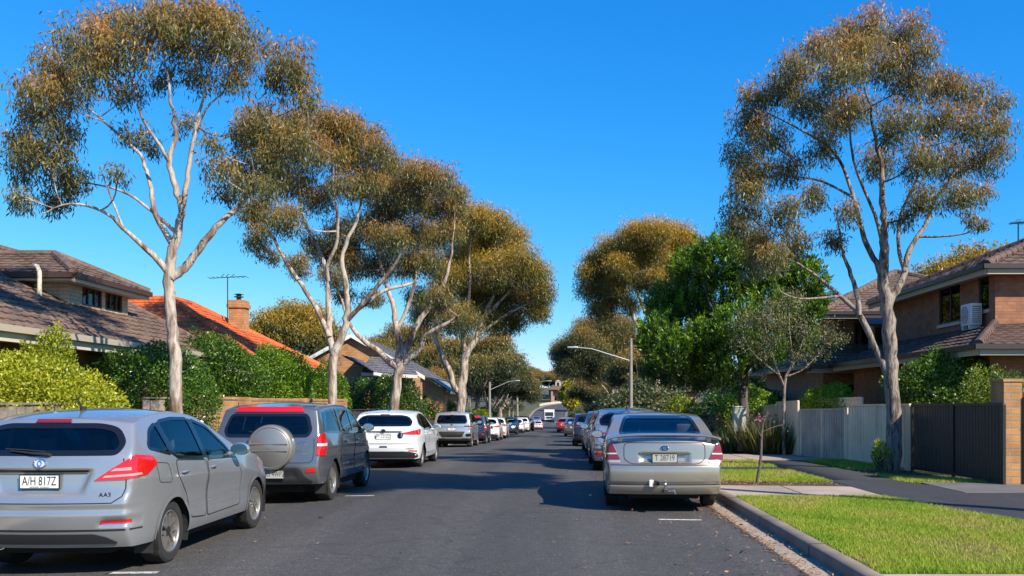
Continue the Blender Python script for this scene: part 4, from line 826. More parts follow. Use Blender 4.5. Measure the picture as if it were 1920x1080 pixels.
def make_wheel(parent, x, y, r, w, sg, spokes=5, rimr=.66, m=None):
    """one wheel: tyre, rim with spokes, hub; sg is the side it faces"""
    o = empty('wheel', (x, y, r)); o.parent = parent; R_ = r * rimr; M = Matrix.Scale(sg, 4, (1, 0, 0))
    mb = MB(); h = w / 2; mb.lathe([(R_, -h * .9), (R_ + .01, -h), (r * .9, -h * 1.02), (r * .975, -h * .86), (r, -h * .6), (r, h * .6), (r * .975, h * .86), (r * .9, h * 1.02), (R_ + .012, h), (R_, h * .9)], 48, M)
    for a in (-.35, 0, .35): mb.lathe([(r * 1.001, h * (a - .03)), (r * .988, h * a), (r * 1.001, h * (a + .03))], 48, M)
    mb.build('tyre', M_rub, o, smooth=35, uv=False)
    mb = MB(); mb.lathe([(R_ * 1.01, h * .92), (R_ * .97, h * .97), (R_ * .92, h * .86), (R_ * .88, h * .2), (R_ * .86, -h * .8)], 48, M); mb.lathe([(.0, h * .62), (R_ * .15, h * .62), (R_ * .2, h * .5)], 20, M)
    for i in range(spokes):
        for d in (-.13, .13):
            a = 2 * math.pi * i / spokes; Rm = Matrix.Rotation(a, 4, 'X')
            p = [(R_ * .12, d * R_ * 1.1 - .016), (R_ * .93, d * R_ * 1.9 - .02), (R_ * .93, d * R_ * 1.9 + .02), (R_ * .12, d * R_ * 1.1 + .016)]
            mb.prism([(q[1], q[0]) for q in p], h * .42, h * .74, 'X', M @ Rm)
    mb.build('rim', m or M_alloy, o, smooth=30, uv=False)
    mb = MB(); mb.lathe([(.0, h * .1), (R_ * .9, h * .1)], 30, M); mb.lathe([(R_ * .55, h * .2), (R_ * .55, h * .1)], 24, M); mb.build('brake_disc', M_under, o, uv=False)
    return o
def text_mesh(name, s, size, m, parent, M, ext=.001, sx=1.):
    cu = bpy.data.curves.new(name, 'FONT'); cu.body = s; cu.size = size; cu.extrude = ext; cu.align_x = 'CENTER'; cu.align_y = 'CENTER'; cu.resolution_u = 3
    o = bpy.data.objects.new('t', cu); COL.objects.link(o); dg = bpy.context.evaluated_depsgraph_get(); dg.update(); me = bpy.data.meshes.new_from_object(o.evaluated_get(dg))
    bpy.data.objects.remove(o); bpy.data.curves.remove(cu); me.materials.clear(); me.materials.append(m); q = link(name, me, parent); q.matrix_local = M @ Matrix.Diagonal((sx, 1, 1, 1)); return q
def rear_face(sg=1):   # text plane facing the rear (-Y)
    return Matrix.Rotation(R(90), 4, 'X')
def seat(parent, x, y, w=.5, bench=False):
    mb = MB(); mb.box(x - w / 2, x + w / 2, y - .05, y + .5, .32, .52, bev=.05); M = Matrix.Translation((x, y, .5)) @ Matrix.Rotation(R(14), 4, 'X'); mb.box(-w / 2, w / 2, -.07, .07, -.02, .58, M, bev=.05)
    for hx in ([-.42, .42] if bench else [0]):
        mb.box(hx - .13, hx + .13, -.05, .05, .62, .82, M, bev=.045); mb.box(hx - .06, hx - .045, -.01, .01, .55, .64, M); mb.box(hx + .045, hx + .06, -.01, .01, .55, .64, M)
    return mb.build('seat', M_seat, parent, smooth=40, uv=False)
def build_car(name, label, sp, P, cat='car', group='cars parked along the street'):
    L, W, H = sp['L'], sp['W'], sp['H']; root = empty(name, (0, 0, 0), 0, label, cat, group); B = Body(sp)
    ra, fa, wr = sp['ra'], sp['ra'] + sp['wb'], sp['wr']; ar = wr * 1.15
    wins = [rounded(w, .05) for w in sp['side_win']]; rw = rounded(sp['rear_win'], .07); fw = rounded(sp['wind'], .08)
    for how in ('R', 'Lf'):
        for y in (ra, fa): B.cut(circ(y, wr, ar), how)
        for w in wins: B.cut(w, how)
    B.cut(rw, 'rear'); B.cut(fw, 'front')
    body = B.skin('body', P, root)
    # glass, its black surrounds, and the pillars
    tr = MB()
    for how in ('R', 'Lf'):
        for w in wins: B.ribbon(tr, w, how, .035); 
        for a, b, c, d in sp.get('pillars', []): pass
    B.ribbon(tr, rw, 'rear', .05); B.ribbon(tr, fw, 'front', .05); tr.build('window_seal', M_gloss, root, uv=False)
    for how in ('R', 'Lf'):
        for w in wins: B.panel('window', w, how, -.004, M_cglass, root, .06, 0)
        for q in sp.get('pillar', []): B.panel('pillar', q, how, .0035, M_gloss, root, .06, .003)
    B.panel('rear_window', rw, 'rear', -.004, M_cglass, root, .06, 0); B.panel('windscreen', fw, 'front', -.004, M_cglass, root, .06, 0)
    # shut lines, doors and handles
    def gap(line, how, w, closed=True):
        g = MB(); B.ribbon(g, line, how, w, .002, closed); g.build('panel_gap', M_gap, root, uv=False)
    for how in ('R', 'Lf'):
        for d in sp['doors']: gap(rounded(d, .06), how, .012)
        if how == 'R' and sp.get('flap'): gap(rounded(sp['flap'], .04), how, .007)
    if sp.get('gate'): gap(rounded(sp['gate'], .08), 'rear', .010)
    if sp.get('gate_line'): gap(sp['gate_line'], 'rear', .010, False)
    for how, sx in (('R', 1), ('Lf', -1)):
        for d, hx in zip(sp['doors'], sp['handles']):
            A = np.array(rounded(d, .06)); c = A.mean(0); A = c + (A - c) * (1 - .012 / np.abs(A - c).max()); dr = B.panel('door', [tuple(a) for a in A], how, .003, P, root, .07, .004)
            p, n = B.hit(hx, sp['hz'], how, .026); q, n2 = B.hit(hx + .16, sp['hz'] + .006, how, .026); mb = MB(); dd = (q - p).normalized(); b = n * -.018
            mb.tube([p + b, p + dd * .03, q - dd * .03, q + b], [.010, .013, .013, .010], 8); mb.build('handle', sp.get('handle_mat', P), dr, smooth=50, uv=False)
            if sp.get('rub'): B.panel('rub_strip', [(A[:, 0].min() + .03, sp['rub']), (A[:, 0].max() - .03, sp['rub']), (A[:, 0].max() - .03, sp['rub'] + .045), (A[:, 0].min() + .03, sp['rub'] + .045)], how, .010, sp.get('rub_mat', P), dr, .08, .008)
    # wheel arches, wells, underbody
    for sg, how in ((1, 'R'), (-1, 'Lf')):
        for y in (ra, fa):
            arc = [(y + ar * 1.0 * math.cos(t), wr + ar * 1.0 * math.sin(t)) for t in np.linspace(-.28, math.pi + .28, 34)]; mb = MB(); B.ribbon(mb, arc, how, .05, .006, False); mb.build('arch_lip', sp.get('arch', P), root, uv=False, smooth=60)
            mb = MB(); ts = np.linspace(-.4, math.pi + .4, 20); x1 = B.hit(y, wr + ar, how)[0].x - sg * .02; vs = []
            for t in ts: vs += [(x1, y + ar * math.cos(t), wr + ar * math.sin(t)), (sg * W * .29, y + ar * math.cos(t), wr + ar * math.sin(t))]
            mb.add(vs, [(2 * i, 2 * i + 2, 2 * i + 3, 2 * i + 1) for i in range(19)]); mb.add([(sg * W * .29, y + ar * math.cos(t), wr + ar * math.sin(t)) for t in ts], [tuple(range(20))]); mb.build('wheel_well', M_under, root, uv=False)
            tx = max(abs(B.hit(y - ar * 1.05, .55, how)[0].x), .6) - .13
            make_wheel(root, sg * tx, y, wr, sp.get('tw', .2), sg, sp.get('spokes', 5), sp.get('rimr', .66))
            if sp.get('flaps') and y == ra:
                mb = MB(); mb.box(sg * (tx + .09) if sg < 0 else tx - .09, sg * (tx - .09) if sg < 0 else tx + .09, y - ar - .015, y - ar + .005, .16, .48); mb.build('mud_flap', M_plast, root, uv=False)
    mb = MB(); mb.box(-W * .29, W * .29, .22, L - .25, .2, .42); mb.box(-W * .42, W * .42, ra + ar + .05, fa - ar - .05, .2, .34)
    mb.box(-W * .38, W * .38, .12, ra - ar - .02, .3, .5); mb.box(-W * .38, W * .38, fa + ar + .02, L - .3, .2, .4); mb.tube([(-W * .2, .3, .24), (-W * .2, ra - .2, .24), (W * .05, ra + .5, .22)], .05, 8); mb.tube([(-W * .45, ra, wr), (W * .45, ra, wr)], .05, 8); mb.build('underbody', M_under, root, uv=False)
    # cabin
    fy = sp['seat_y']; mb = MB(); mb.box(-W * .4, W * .4, fy - 1.5, fy + 1.25, .30, .36); mb.box(-W * .38, W * .38, fy + .85, fy + 1.2, .6, .92, bev=.06); mb.box(-W * .40, W * .40, fy - 1.62, fy - 1.55, .4, min(.9, sp['shelf'])); mb.box(-.42, -.39, fy + .4, fy + .8, .8, .83) if False else None
    mb.lathe([(.17, 0), (.185, .012), (.17, .024)], 24, Matrix.Translation((.36, fy + .62, .88)) @ Matrix.Rotation(R(65), 4, 'X'), 'Z'); mb.build('cabin_trim', M_inner, root, uv=False, smooth=40)
    for x in (-.38, .38): seat(root, x, fy)
    seat(root, 0, fy - .95, W * .7, True)
    # mirrors
    for sg, how in ((1, 'R'), (-1, 'Lf')):
        my, mz = sp['mirror']; p, n = B.hit(my, mz, how); mb = MB(); M = Matrix.Translation((p.x + sg * .13, my + .02, mz + .06)); bm = bmesh.new(); bmesh.ops.create_uvsphere(bm, u_segments=20, v_segments=12, radius=1); bmesh.ops.scale(bm, vec=(.115, .07, .075), verts=bm.verts)
        for v in bm.verts: v.co.y = max(v.co.y, -.045)
        mb.bm(bm, M); mb.tube([p - n * .02, Vector((p.x + sg * .06, my, mz + .02))], [.035, .026], 8); mr = mb.build('mirror', sp.get('mirror_mat', P), root, smooth=45, uv=False)
        mb = MB(); mb.lathe([(0, -.001), (.9, -.001), (1, .001)], 24, M @ Matrix.Translation((0, -.0465, 0)) @ Matrix.Diagonal((.105, 1, .066, 1)), 'Y'); mb.build('mirror_glass', M_chrome, mr, uv=False)
    # lamps and trims given by the spec
    for nm, how, poly, off, m in sp.get('panels', []):
        if how == 'both':
            for h2 in ('R', 'Lf'): B.panel(nm, poly, h2, off, m, root)
        elif isinstance(how, tuple):
            B.panel(nm, poly, how, off, m, root, .03); B.panel(nm, [(-u, v) for u, v in poly][::-1], (how[0], -how[1]), off, m, root, .03)
        elif how == 'rear2':
            B.panel(nm, poly, 'rear', off, m, root, .03); B.panel(nm, [(-u, v) for u, v in poly][::-1], 'rear', off, m, root, .03)
        elif how == 'front2':
            B.panel(nm, poly, 'front', off, m, root, .03); B.panel(nm, [(-u, v) for u, v in poly][::-1], 'front', off, m, root, .03)
        else: B.panel(nm, poly, how, off, m, root)
    # number plate
    px, pz, s = sp['plate']; p, n = B.hit(px, pz, 'rear', 0.012); p.y = min(B.hit(px + a, pz + b, 'rear', .010)[0].y for a in (-.17, 0, .17) for b in (-.06, 0, .06)); pl = empty('number_plate', (px, p.y - .005, pz)); pl.parent = root; tl = math.atan2(-n.z, -n.y) if False else 0
    mb = MB(); mb.box(-.19, .19, -.006, .004, -.068, .068, bev=.004); mb.build('plate', M_ink if sp.get('plate_frame', True) else M_plate, pl, uv=False); mb = MB(); mb.box(-.178, .178, -.0085, -.006, -.056, .060); mb.build('plate_face', M_plate if not sp.get('plate_grey') else mat('plate_grey', (.42, .41, .37), .5), pl, uv=False)
    text_mesh('lettering', s, .118, M_ink, pl, Matrix.Translation((0, -.0095, .006)) @ rear_face(), .0006, .66 if len(s) > 7 else .74 if len(s) > 6 else .92)
    if sp.get('plate_small'): text_mesh('small_print', sp['plate_small'], .016, M_ink, pl, Matrix.Translation((0, -.0095, -.048)) @ rear_face(), .0004)
    for nm, s_, size, x, z, m in sp.get('texts', []):
        p, n = B.hit(x, z, 'rear', .006); t = Matrix.Translation(p) @ Matrix.Rotation(math.atan2(n.x, -n.y), 4, 'Z') @ rear_face(); text_mesh(nm, s_, size, m, root, t, .002)
    if sp.get('badge'):
        x, z, w, h, m = sp['badge']; p, n = B.hit(x, z, 'rear', .004); M = Matrix.Translation(p) @ n.to_track_quat('Z', 'Y').to_matrix().to_4x4(); mb = MB(); mb.lathe([(1, -.004), (1, .006), (.86, .010), (.80, .004)], 28, M @ Matrix.Diagonal((w, h, 1, 1)), 'Z'); mb.lathe([(.36, .003), (.36, .009), (.22, .009), (.22, .003)], 20, M @ Matrix.Diagonal((w, h * 1.9, 1, 1)), 'Z')
        b = mb.build('badge', M_chrome, root, smooth=40, uv=False); mb = MB(); mb.lathe([(.84, .002), (0, .002)], 28, M @ Matrix.Diagonal((w, h, 1, 1)), 'Z'); mb.build('badge_ground', m, b, uv=False)
    if sp.get('wiper'):
        x, z, w = sp['wiper']; p, n = B.hit(x, z, 'rear', .025); q, n2 = B.hit(x - w, z + .035, 'rear', .018); k, n3 = B.hit(x - w * .4, z + .01, 'rear', .03); mb = MB(); mb.tube([p - n * .03, p, k, q], [.02, .016, .011, .006], 8); a, _ = B.hit(x - w * .15, z + .03, 'rear', .010); c, _ = B.hit(x - w * 1.15, z + .055, 'rear', .010); mb.tube([a, (a + c) / 2 + n * .01, c], .007, 6); mb.build('wiper', M_plast, root, smooth=50, uv=False)
    if sp.get('aerial'):
        y, = sp['aerial']; hz, _n, _i, _d = B.bvh.ray_cast(Vector((0, y, 5)), Vector((0, 0, -1))); mb = MB(); mb.tube([hz, hz + Vector((0, -.05, .035)), hz + Vector((0, -.16, .16))], [.035, .012, .004], 8); mb.build('aerial', M_plast, root, smooth=50, uv=False)
    if sp.get('exhaust'):
        for x in sp['exhaust']: mb = MB(); mb.lathe([(.028, .2), (.045, .0), (.038, .0), (.034, .18)], 20, Matrix.Translation((x, .06, sp.get('ex_z', .30))), 'Y'); mb.build('exhaust', M_chrome, root, smooth=40, uv=False)
    if sp.get('rails'):
        for sg in (1, -1):
            mb = MB(); ys = np.linspace(*sp['rails'], 9); P_ = []
            for i, y in enumerate(ys):
                h, _n, _i, _d = B.bvh.ray_cast(Vector((sg * W * .36, y, 5)), Vector((0, 0, -1))); P_.append(h + Vector((0, 0, -.01 if i in (0, 8) else .045)))
            mb.tube(P_, .016, 8); mb.build('roof_rail', M_plast, root, smooth=50, uv=False)
    root['_'] = 1; del root['_']
    return root, B
def windows_from(pts): return pts
# --- silver hatchback
hatch = dict(sculpt=[('rear', [(-.40, .735), (.40, .735), (.50, .985), (-.50, .985)], .035, .05), ('rear2', [(.50, .455), (.92, .455), (.92, .56), (.58, .545)], .025, .03), ('both', [(.95, .42), (3.4, .38), (3.4, .74), (.95, .82)], .014, .17), ('rear', [(-.86, .575), (.86, .575), (.86, .66), (-.86, .66)], .012, .03)], L=4.36, W=1.84, H=1.52, sill=.27, ra=.86, wb=2.62, wr=.325, tumble=.25, tw=.21, crown=.05, bulge=(.11, .2),
    rear=[(.2, .16), (.34, .06), (.5, .0), (.69, .0), (.755, .055), (.9, .07), (1.08, .09), (1.12, .13), (1.3, .28), (1.44, .40), (1.6, .5)], front=[(.2, 4.2), (.4, 4.36), (.6, 4.35), (.75, 4.28), (.9, 4.2), (1.6, 3.9)],
    roof=[(.36, 1.385), (.6, 1.445), (1.0, 1.48), (1.5, 1.475), (1.95, 1.42), (2.6, 1.14), (2.9, 1.03), (3.6, .93), (4.25, .74)], belt=[(0, 1.08), (.5, 1.05), (1.0, 1.0), (2.1, .95), (3.0, .92), (4.3, .66)],
    plan=[(0, .86), (.12, .915), (.4, .972), (.9, 1), (3.0, 1), (3.7, .97), (4.1, .90), (4.36, .78)],
    side_win=[[(.93, 1.035), (1.68, .99), (1.60, 1.405), (1.18, 1.415), (.84, 1.39)], [(1.76, .985), (2.58, .96), (2.46, 1.07), (2.06, 1.31), (1.69, 1.395)], [(.40, 1.15), (.84, 1.07), (.75, 1.375), (.56, 1.31)]],
    rear_win=[(-.66, 1.12), (.66, 1.12), (.69, 1.20), (.60, 1.325), (.44, 1.362), (-.44, 1.362), (-.60, 1.325), (-.69, 1.20)], wind=[(-.66, .99), (.66, .99), (.56, 1.39), (-.56, 1.39)],
    doors=[[(1.26, .40), (1.68, .37), (1.72, .965), (.90, 1.01), (.90, .86), (1.16, .66)], [(1.71, .37), (2.78, .385), (2.82, .7), (2.70, .94), (1.75, .965)]], handles=[.98, 1.80], hz=.88, flap=[(.50, .82), (.76, .80), (.72, .99), (.46, 1.01)],
    gate_line=[(-.73, 1.07), (-.765, .9), (-.765, .80), (-.74, .73), (-.66, .675), (.66, .675), (.74, .73), (.765, .80), (.765, .9), (.73, 1.07)], seat_y=1.95, shelf=.95, mirror=(2.50, .985),
    plate=(0, .865, 'A/H 817Z'), plate_small='REGISTERED  AUSTRALIA', texts=[('lettering', 'AA3', .06, .60, .745, M_ink)], badge=(0, 1.03, .062, .045, M_clear), wiper=(.08, 1.10, .38), aerial=(.75,), exhaust=[-.42], flaps=True, pillar=[[(1.69, .99), (1.75, .987), (1.68, 1.40), (1.61, 1.405)], [(.845, 1.07), (.92, 1.04), (.83, 1.39), (.76, 1.375)]],
    panels=[('tail_light', (R(35), 1), [(.40, .875), (.64, .88), (.86, .915), (.98, 1.0), (.93, 1.075), (.74, 1.10), (.55, .985)], .012, M_tail), ('lamp_insert', (R(35), 1), [(.47, .897), (.80, .918), (.79, .938), (.49, .918)], .016, M_tailc), ('lamp_insert', (R(35), 1), [(.53, .955), (.70, .962), (.70, .99), (.57, .98)], .016, M_tailc), ('reflector', 'rear2', [(.56, .49), (.80, .49), (.80, .525), (.57, .52)], .008, M_tail),
            ('high_brake_light', 'rear', [(-.17, 1.388), (.17, 1.388), (.16, 1.418), (-.16, 1.418)], .012, M_tail2), ('diffuser', 'rear', rounded([(-.70, .31), (.70, .31), (.60, .37), (.50, .40), (-.50, .40), (-.60, .37)], .03), .012, M_plast), ('bumper_crease', 'rear', [(-.84, .425), (.84, .425), (.84, .44), (-.84, .44)], .004, M_gap), ('gate_trim', 'rear', [(-.44, .955), (.44, .955), (.44, .972), (-.44, .972)], .012, M_gloss),
            ('headlight', (R(145), 1), [(-.4, .64)] * 0 + [(.3, .62), (.75, .66), (.72, .80), (.35, .74)], .01, M_clear), ('grille', 'front', [(-.45, .36), (.45, .36), (.5, .52), (-.5, .52)], .008, M_plast)])
hatch['panels'] = [p for p in hatch['panels'] if p[0] != 'headlight'] + [('headlight', 'front2', [(.42, .64), (.70, .68), (.74, .78), (.46, .73)], .01, M_clear)]
import copy
def zscale(sp, k, kl=1.0):
    """a spec made taller by k and longer by kl"""
    sp = dict(sp); f = lambda P: [(u, v * k) for u, v in P]; g = lambda P: [(u * kl, v * k) for u, v in P]
    for key in ('H', 'sill', 'hz', 'shelf'): sp[key] *= k
    for key in ('L', 'ra', 'wb', 'seat_y'): sp[key] *= kl
    sp['rear'] = [(z * k, y * kl) for z, y in sp['rear']]; sp['front'] = [(z * k, y * kl) for z, y in sp['front']]; sp['roof'] = g(sp['roof']); sp['belt'] = g(sp['belt']); sp['plan'] = [(y * kl, w) for y, w in sp['plan']]
    for key in ('side_win', 'doors', 'pillar'): sp[key] = [g(p) for p in sp.get(key, [])]
    for key in ('rear_win', 'wind', 'gate', 'gate_line'):
        if sp.get(key): sp[key] = f(sp[key])
    if sp.get('flap'): sp['flap'] = g(sp['flap'])
    sp['sculpt'] = [(h, g(P) if h == 'both' else f(P), d, q) for h, P, d, q in sp.get('sculpt', [])]
    sp['handles'] = [h * kl for h in sp['handles']]; sp['mirror'] = (sp['mirror'][0] * kl, sp['mirror'][1] * k); sp['plate'] = (sp['plate'][0], sp['plate'][1] * k, sp['plate'][2])
    sp['texts'] = [(a, b, c, x, z * k, m) for a, b, c, x, z, m in sp.get('texts', [])]
    if sp.get('badge'): b = sp['badge']; sp['badge'] = (b[0], b[1] * k, *b[2:])
    if sp.get('wiper'): b = sp['wiper']; sp['wiper'] = (b[0], b[1] * k, b[2])
    sp['panels'] = [(n, h, g(P) if h == 'both' else f(P), o, m) for n, h, P, o, m in sp['panels']]
    return sp
def place(root, x, y, rz=0): root.location = (x, y, float(zg(y + 2)) + .012); root.rotation_euler = (math.atan2(float(zg(y + 3.5) - zg(y + .7)), 2.8) * (1 if abs(rz) < 1 else -1), 0, rz); return root
grp = 'cars parked along the street'
h1 = zscale(hatch, 1.04, .97)
c1, _ = build_car('parked_car', 'nearest silver hatchback with red wedge tail lights and black-framed number plate', h1, P_silver); place(c1, -4.84, 8.5)
# --- boxy grey four-wheel drive with a spare wheel on its tail
suv = dict(sculpt=[('both', [(.9, .48), (3.5, .44), (3.5, .82), (.9, .92)], .016, .17), ('rear', [(-.30, .41), (.54, .41), (.50, .585), (-.26, .585)], .02, .05)], L=4.15, W=1.84, H=1.66, sill=.34, ra=.80, wb=2.6, wr=.345, tumble=.17, tw=.225, crown=.05, bulge=(.08, .16), rimr=.64,
    rear=[(.25, .16), (.4, .04), (.5, .0), (.70, .0), (.76, .04), (.95, .06), (1.08, .08), (1.16, .11), (1.45, .24), (1.54, .28), (1.7, .36)], front=[(.25, 4.0), (.45, 4.15), (.7, 4.14), (.9, 4.06), (1.1, 3.95), (1.7, 3.7)],
    roof=[(.27, 1.53), (.7, 1.585), (1.4, 1.61), (2.0, 1.60), (2.4, 1.55), (3.0, 1.21), (3.15, 1.13), (3.7, 1.02), (4.0, .90)], belt=[(0, 1.08), (1.0, 1.08), (2.4, 1.06), (3.2, 1.03), (4.1, .82)],
    plan=[(0, .91), (.12, .95), (.4, .985), (1.0, 1), (3.0, 1), (3.6, .97), (3.95, .90), (4.15, .80)],
    side_win=[[(1.42, 1.13), (2.22, 1.11), (2.16, 1.52), (1.38, 1.535)], [(2.31, 1.11), (3.02, 1.10), (2.90, 1.2), (2.52, 1.45), (2.25, 1.515)], [(.42, 1.17), (1.33, 1.13), (1.29, 1.53), (.62, 1.50)]],
    rear_win=[(-.64, 1.11), (.64, 1.11), (.685, 1.2), (.605, 1.445), (-.605, 1.445), (-.685, 1.2)], wind=[(-.66, 1.13), (.66, 1.13), (.56, 1.52), (-.56, 1.52)],
    doors=[[(1.36, .48), (2.20, .44), (2.25, 1.09), (1.36, 1.10), (1.22, .92), (1.26, .70)], [(2.23, .44), (3.15, .46), (3.2, .8), (3.08, 1.07), (2.28, 1.09)]], handles=[1.42, 2.32], hz=.97, gate_line=[(-.745, 1.08), (-.755, .85), (-.73, .72), (-.68, .685), (.68, .685), (.73, .72), (.755, .85), (.745, 1.08)], seat_y=2.25, shelf=.98, mirror=(2.98, 1.12),
    plate=(.12, .50, 'WXS 4WPZ'), plate_grey=True, texts=[('lettering', 'APD', .085, .57, 1.0, M_chrome), ('lettering', 'V6', .05, .60, .82, M_chrome)], wiper=(.1, 1.12, .34), exhaust=[.52], ex_z=.34, flaps=True, rub=.66, pillar=[[(2.21, 1.11), (2.30, 1.11), (2.24, 1.52), (2.16, 1.525)], [(1.32, 1.13), (1.42, 1.13), (1.38, 1.535), (1.28, 1.535)], [(.30, 1.18), (.42, 1.17), (.60, 1.50), (.44, 1.49)]],
    panels=[('tail_light', (R(35), 1), rounded([(.665, .80), (.865, .79), (.91, 1.0), (.86, 1.15), (.70, 1.13)], .03), .014, M_tail), ('lamp_insert', (R(35), 1), [(.68, .945), (.885, .94), (.895, .985), (.685, .985)], .019, M_clear), ('high_brake_light', 'rear', rounded([(-.56, 1.488), (.56, 1.488), (.50, 1.565), (-.50, 1.565)], .02), .02, M_tail),
            ('lower_bumper', 'rear', rounded([(-.76, .37), (.76, .37), (.62, .45), (.54, .615), (-.54, .615), (-.62, .45)], .06), .014, M_plast), ('reflector', 'rear2', rounded([(.63, .53), (.80, .54), (.78, .595), (.65, .60)], .02), .01, M_tail), ('headlight', 'front2', [(.46, .78), (.74, .80), (.70, .95), (.48, .93)], .01, M_clear), ('grille', 'front', [(-.4, .5), (.4, .5), (.42, .84), (-.42, .84)], .008, M_plast)])
c2, b2 = build_car('parked_car', 'boxy grey four-wheel drive with a round spare wheel cover on its tail', suv, P_grey); place(c2, -4.68, 14.5)
P_cover = paint('cover_paint', (.27, .26, .235), .5, .38); mb = MB(); T = Matrix.Translation((.10, -.03, .93)); mb.lathe([(.34, .14), (.365, .08), (.365, -.08), (.35, -.115), (.32, -.13), (.31, -.122), (.29, -.135), (.0, -.155)], 56, T, 'Y'); sc = mb.build('spare_wheel_cover', P_cover, c2, smooth=30, uv=False)
mb = MB()
for z in (.06, -.05): mb.box(.10 - .29, .10 + .29, -.185, -.155, .93 + z - .008, .93 + z + .008, bev=.004)
mb.build('cover_ridge', P_cover, sc, uv=False)
# --- white hatchback
wh = zscale(hatch, .995); wh.update(plate=(0, .83, 'PT C31ZZ'), plate_frame=True, plate_small=None, flap=None, exhaust=[.46], flaps=True, texts=[], badge=(0, .985, .06, .042, M_ink), wiper=None, pillar=wh['pillar'])
wh['panels'] = [p for p in hatch['panels'] if p[0] in ('headlight', 'grille', 'gate_trim')] + [('tail_light', (R(35), 1), [(.36, .90), (.62, .885), (.90, .89), (.97, 1.0), (.93, 1.03), (.70, 1.0), (.40, .93)], .012, M_tail), ('lower_bumper', 'rear', rounded([(-.84, .30), (.84, .30), (.82, .42), (.60, .465), (-.60, .465), (-.82, .42)], .06), .012, M_plast), ('reflector', 'rear2', [(.62, .47), (.82, .45), (.82, .48), (.64, .50)], .014, M_tail), ('high_brake_light', 'rear', [(-.12, 1.385), (.12, 1.385), (.11, 1.40), (-.11, 1.40)], .01, M_tail2), ('badge_oval', 'rear', circ(.42, .86, .075, 20), .006, M_gloss), ('tow_eye_cover', 'rear', rounded([(-.10, .56), (.12, .56), (.10, .60), (-.08, .60)], .02), .004, M_gap)]
c3, _ = build_car('parked_car', 'white hatchback with long red tail lights and black lower bumper, behind the grey four-wheel drive', wh, P_white); place(c3, -4.46, 23.0)
# --- pale silver wagon-like four-wheel drive with a black lower grille
s4 = zscale(suv, 1.05, 1.1); s4.update(plate=(0, .89, '1 AK 2'), plate_grey=False, plate_frame=True, texts=[], wiper=None, exhaust=[], rub=None, rails=(.9, 2.9), badge=(0, 1.09, .05, .04, M_ink), gate_line=[(-.77, 1.2), (-.78, .9), (-.74, .62), (.74, .62), (.78, .9), (.77, 1.2)])
s4['panels'] = [p for p in suv['panels'] if p[0] in ('headlight', 'grille')] + [('tail_light', (R(30), 1), [(.50, 1.0), (.88, 1.0), (.93, 1.06), (.50, 1.05)], .012, M_tail2), ('trim_bar', 'rear', [(-.55, .985), (.55, .985), (.55, 1.0), (-.55, 1.0)], .008, M_gloss), ('black_grille', 'rear', rounded([(-.46, .52), (.46, .52), (.62, .78), (-.62, .78)], .05), .010, M_plast), ('lamp_slot', 'rear2', rounded([(.66, .55), (.86, .55), (.86, .68), (.64, .68)], .03), .010, M_gloss), ('lower_bumper', 'rear', [(-.9, .36), (.9, .36), (.88, .47), (-.88, .47)], .012, M_plast), ('high_brake_light', 'rear', [(-.1, 1.545), (.1, 1.545), (.1, 1.56), (-.1, 1.56)], .012, M_tail)]
c4, _ = build_car('parked_car', 'pale silver four-wheel drive with roof rails and a wide black lower grille', s4, P_pale); place(c4, -5.0, 42)
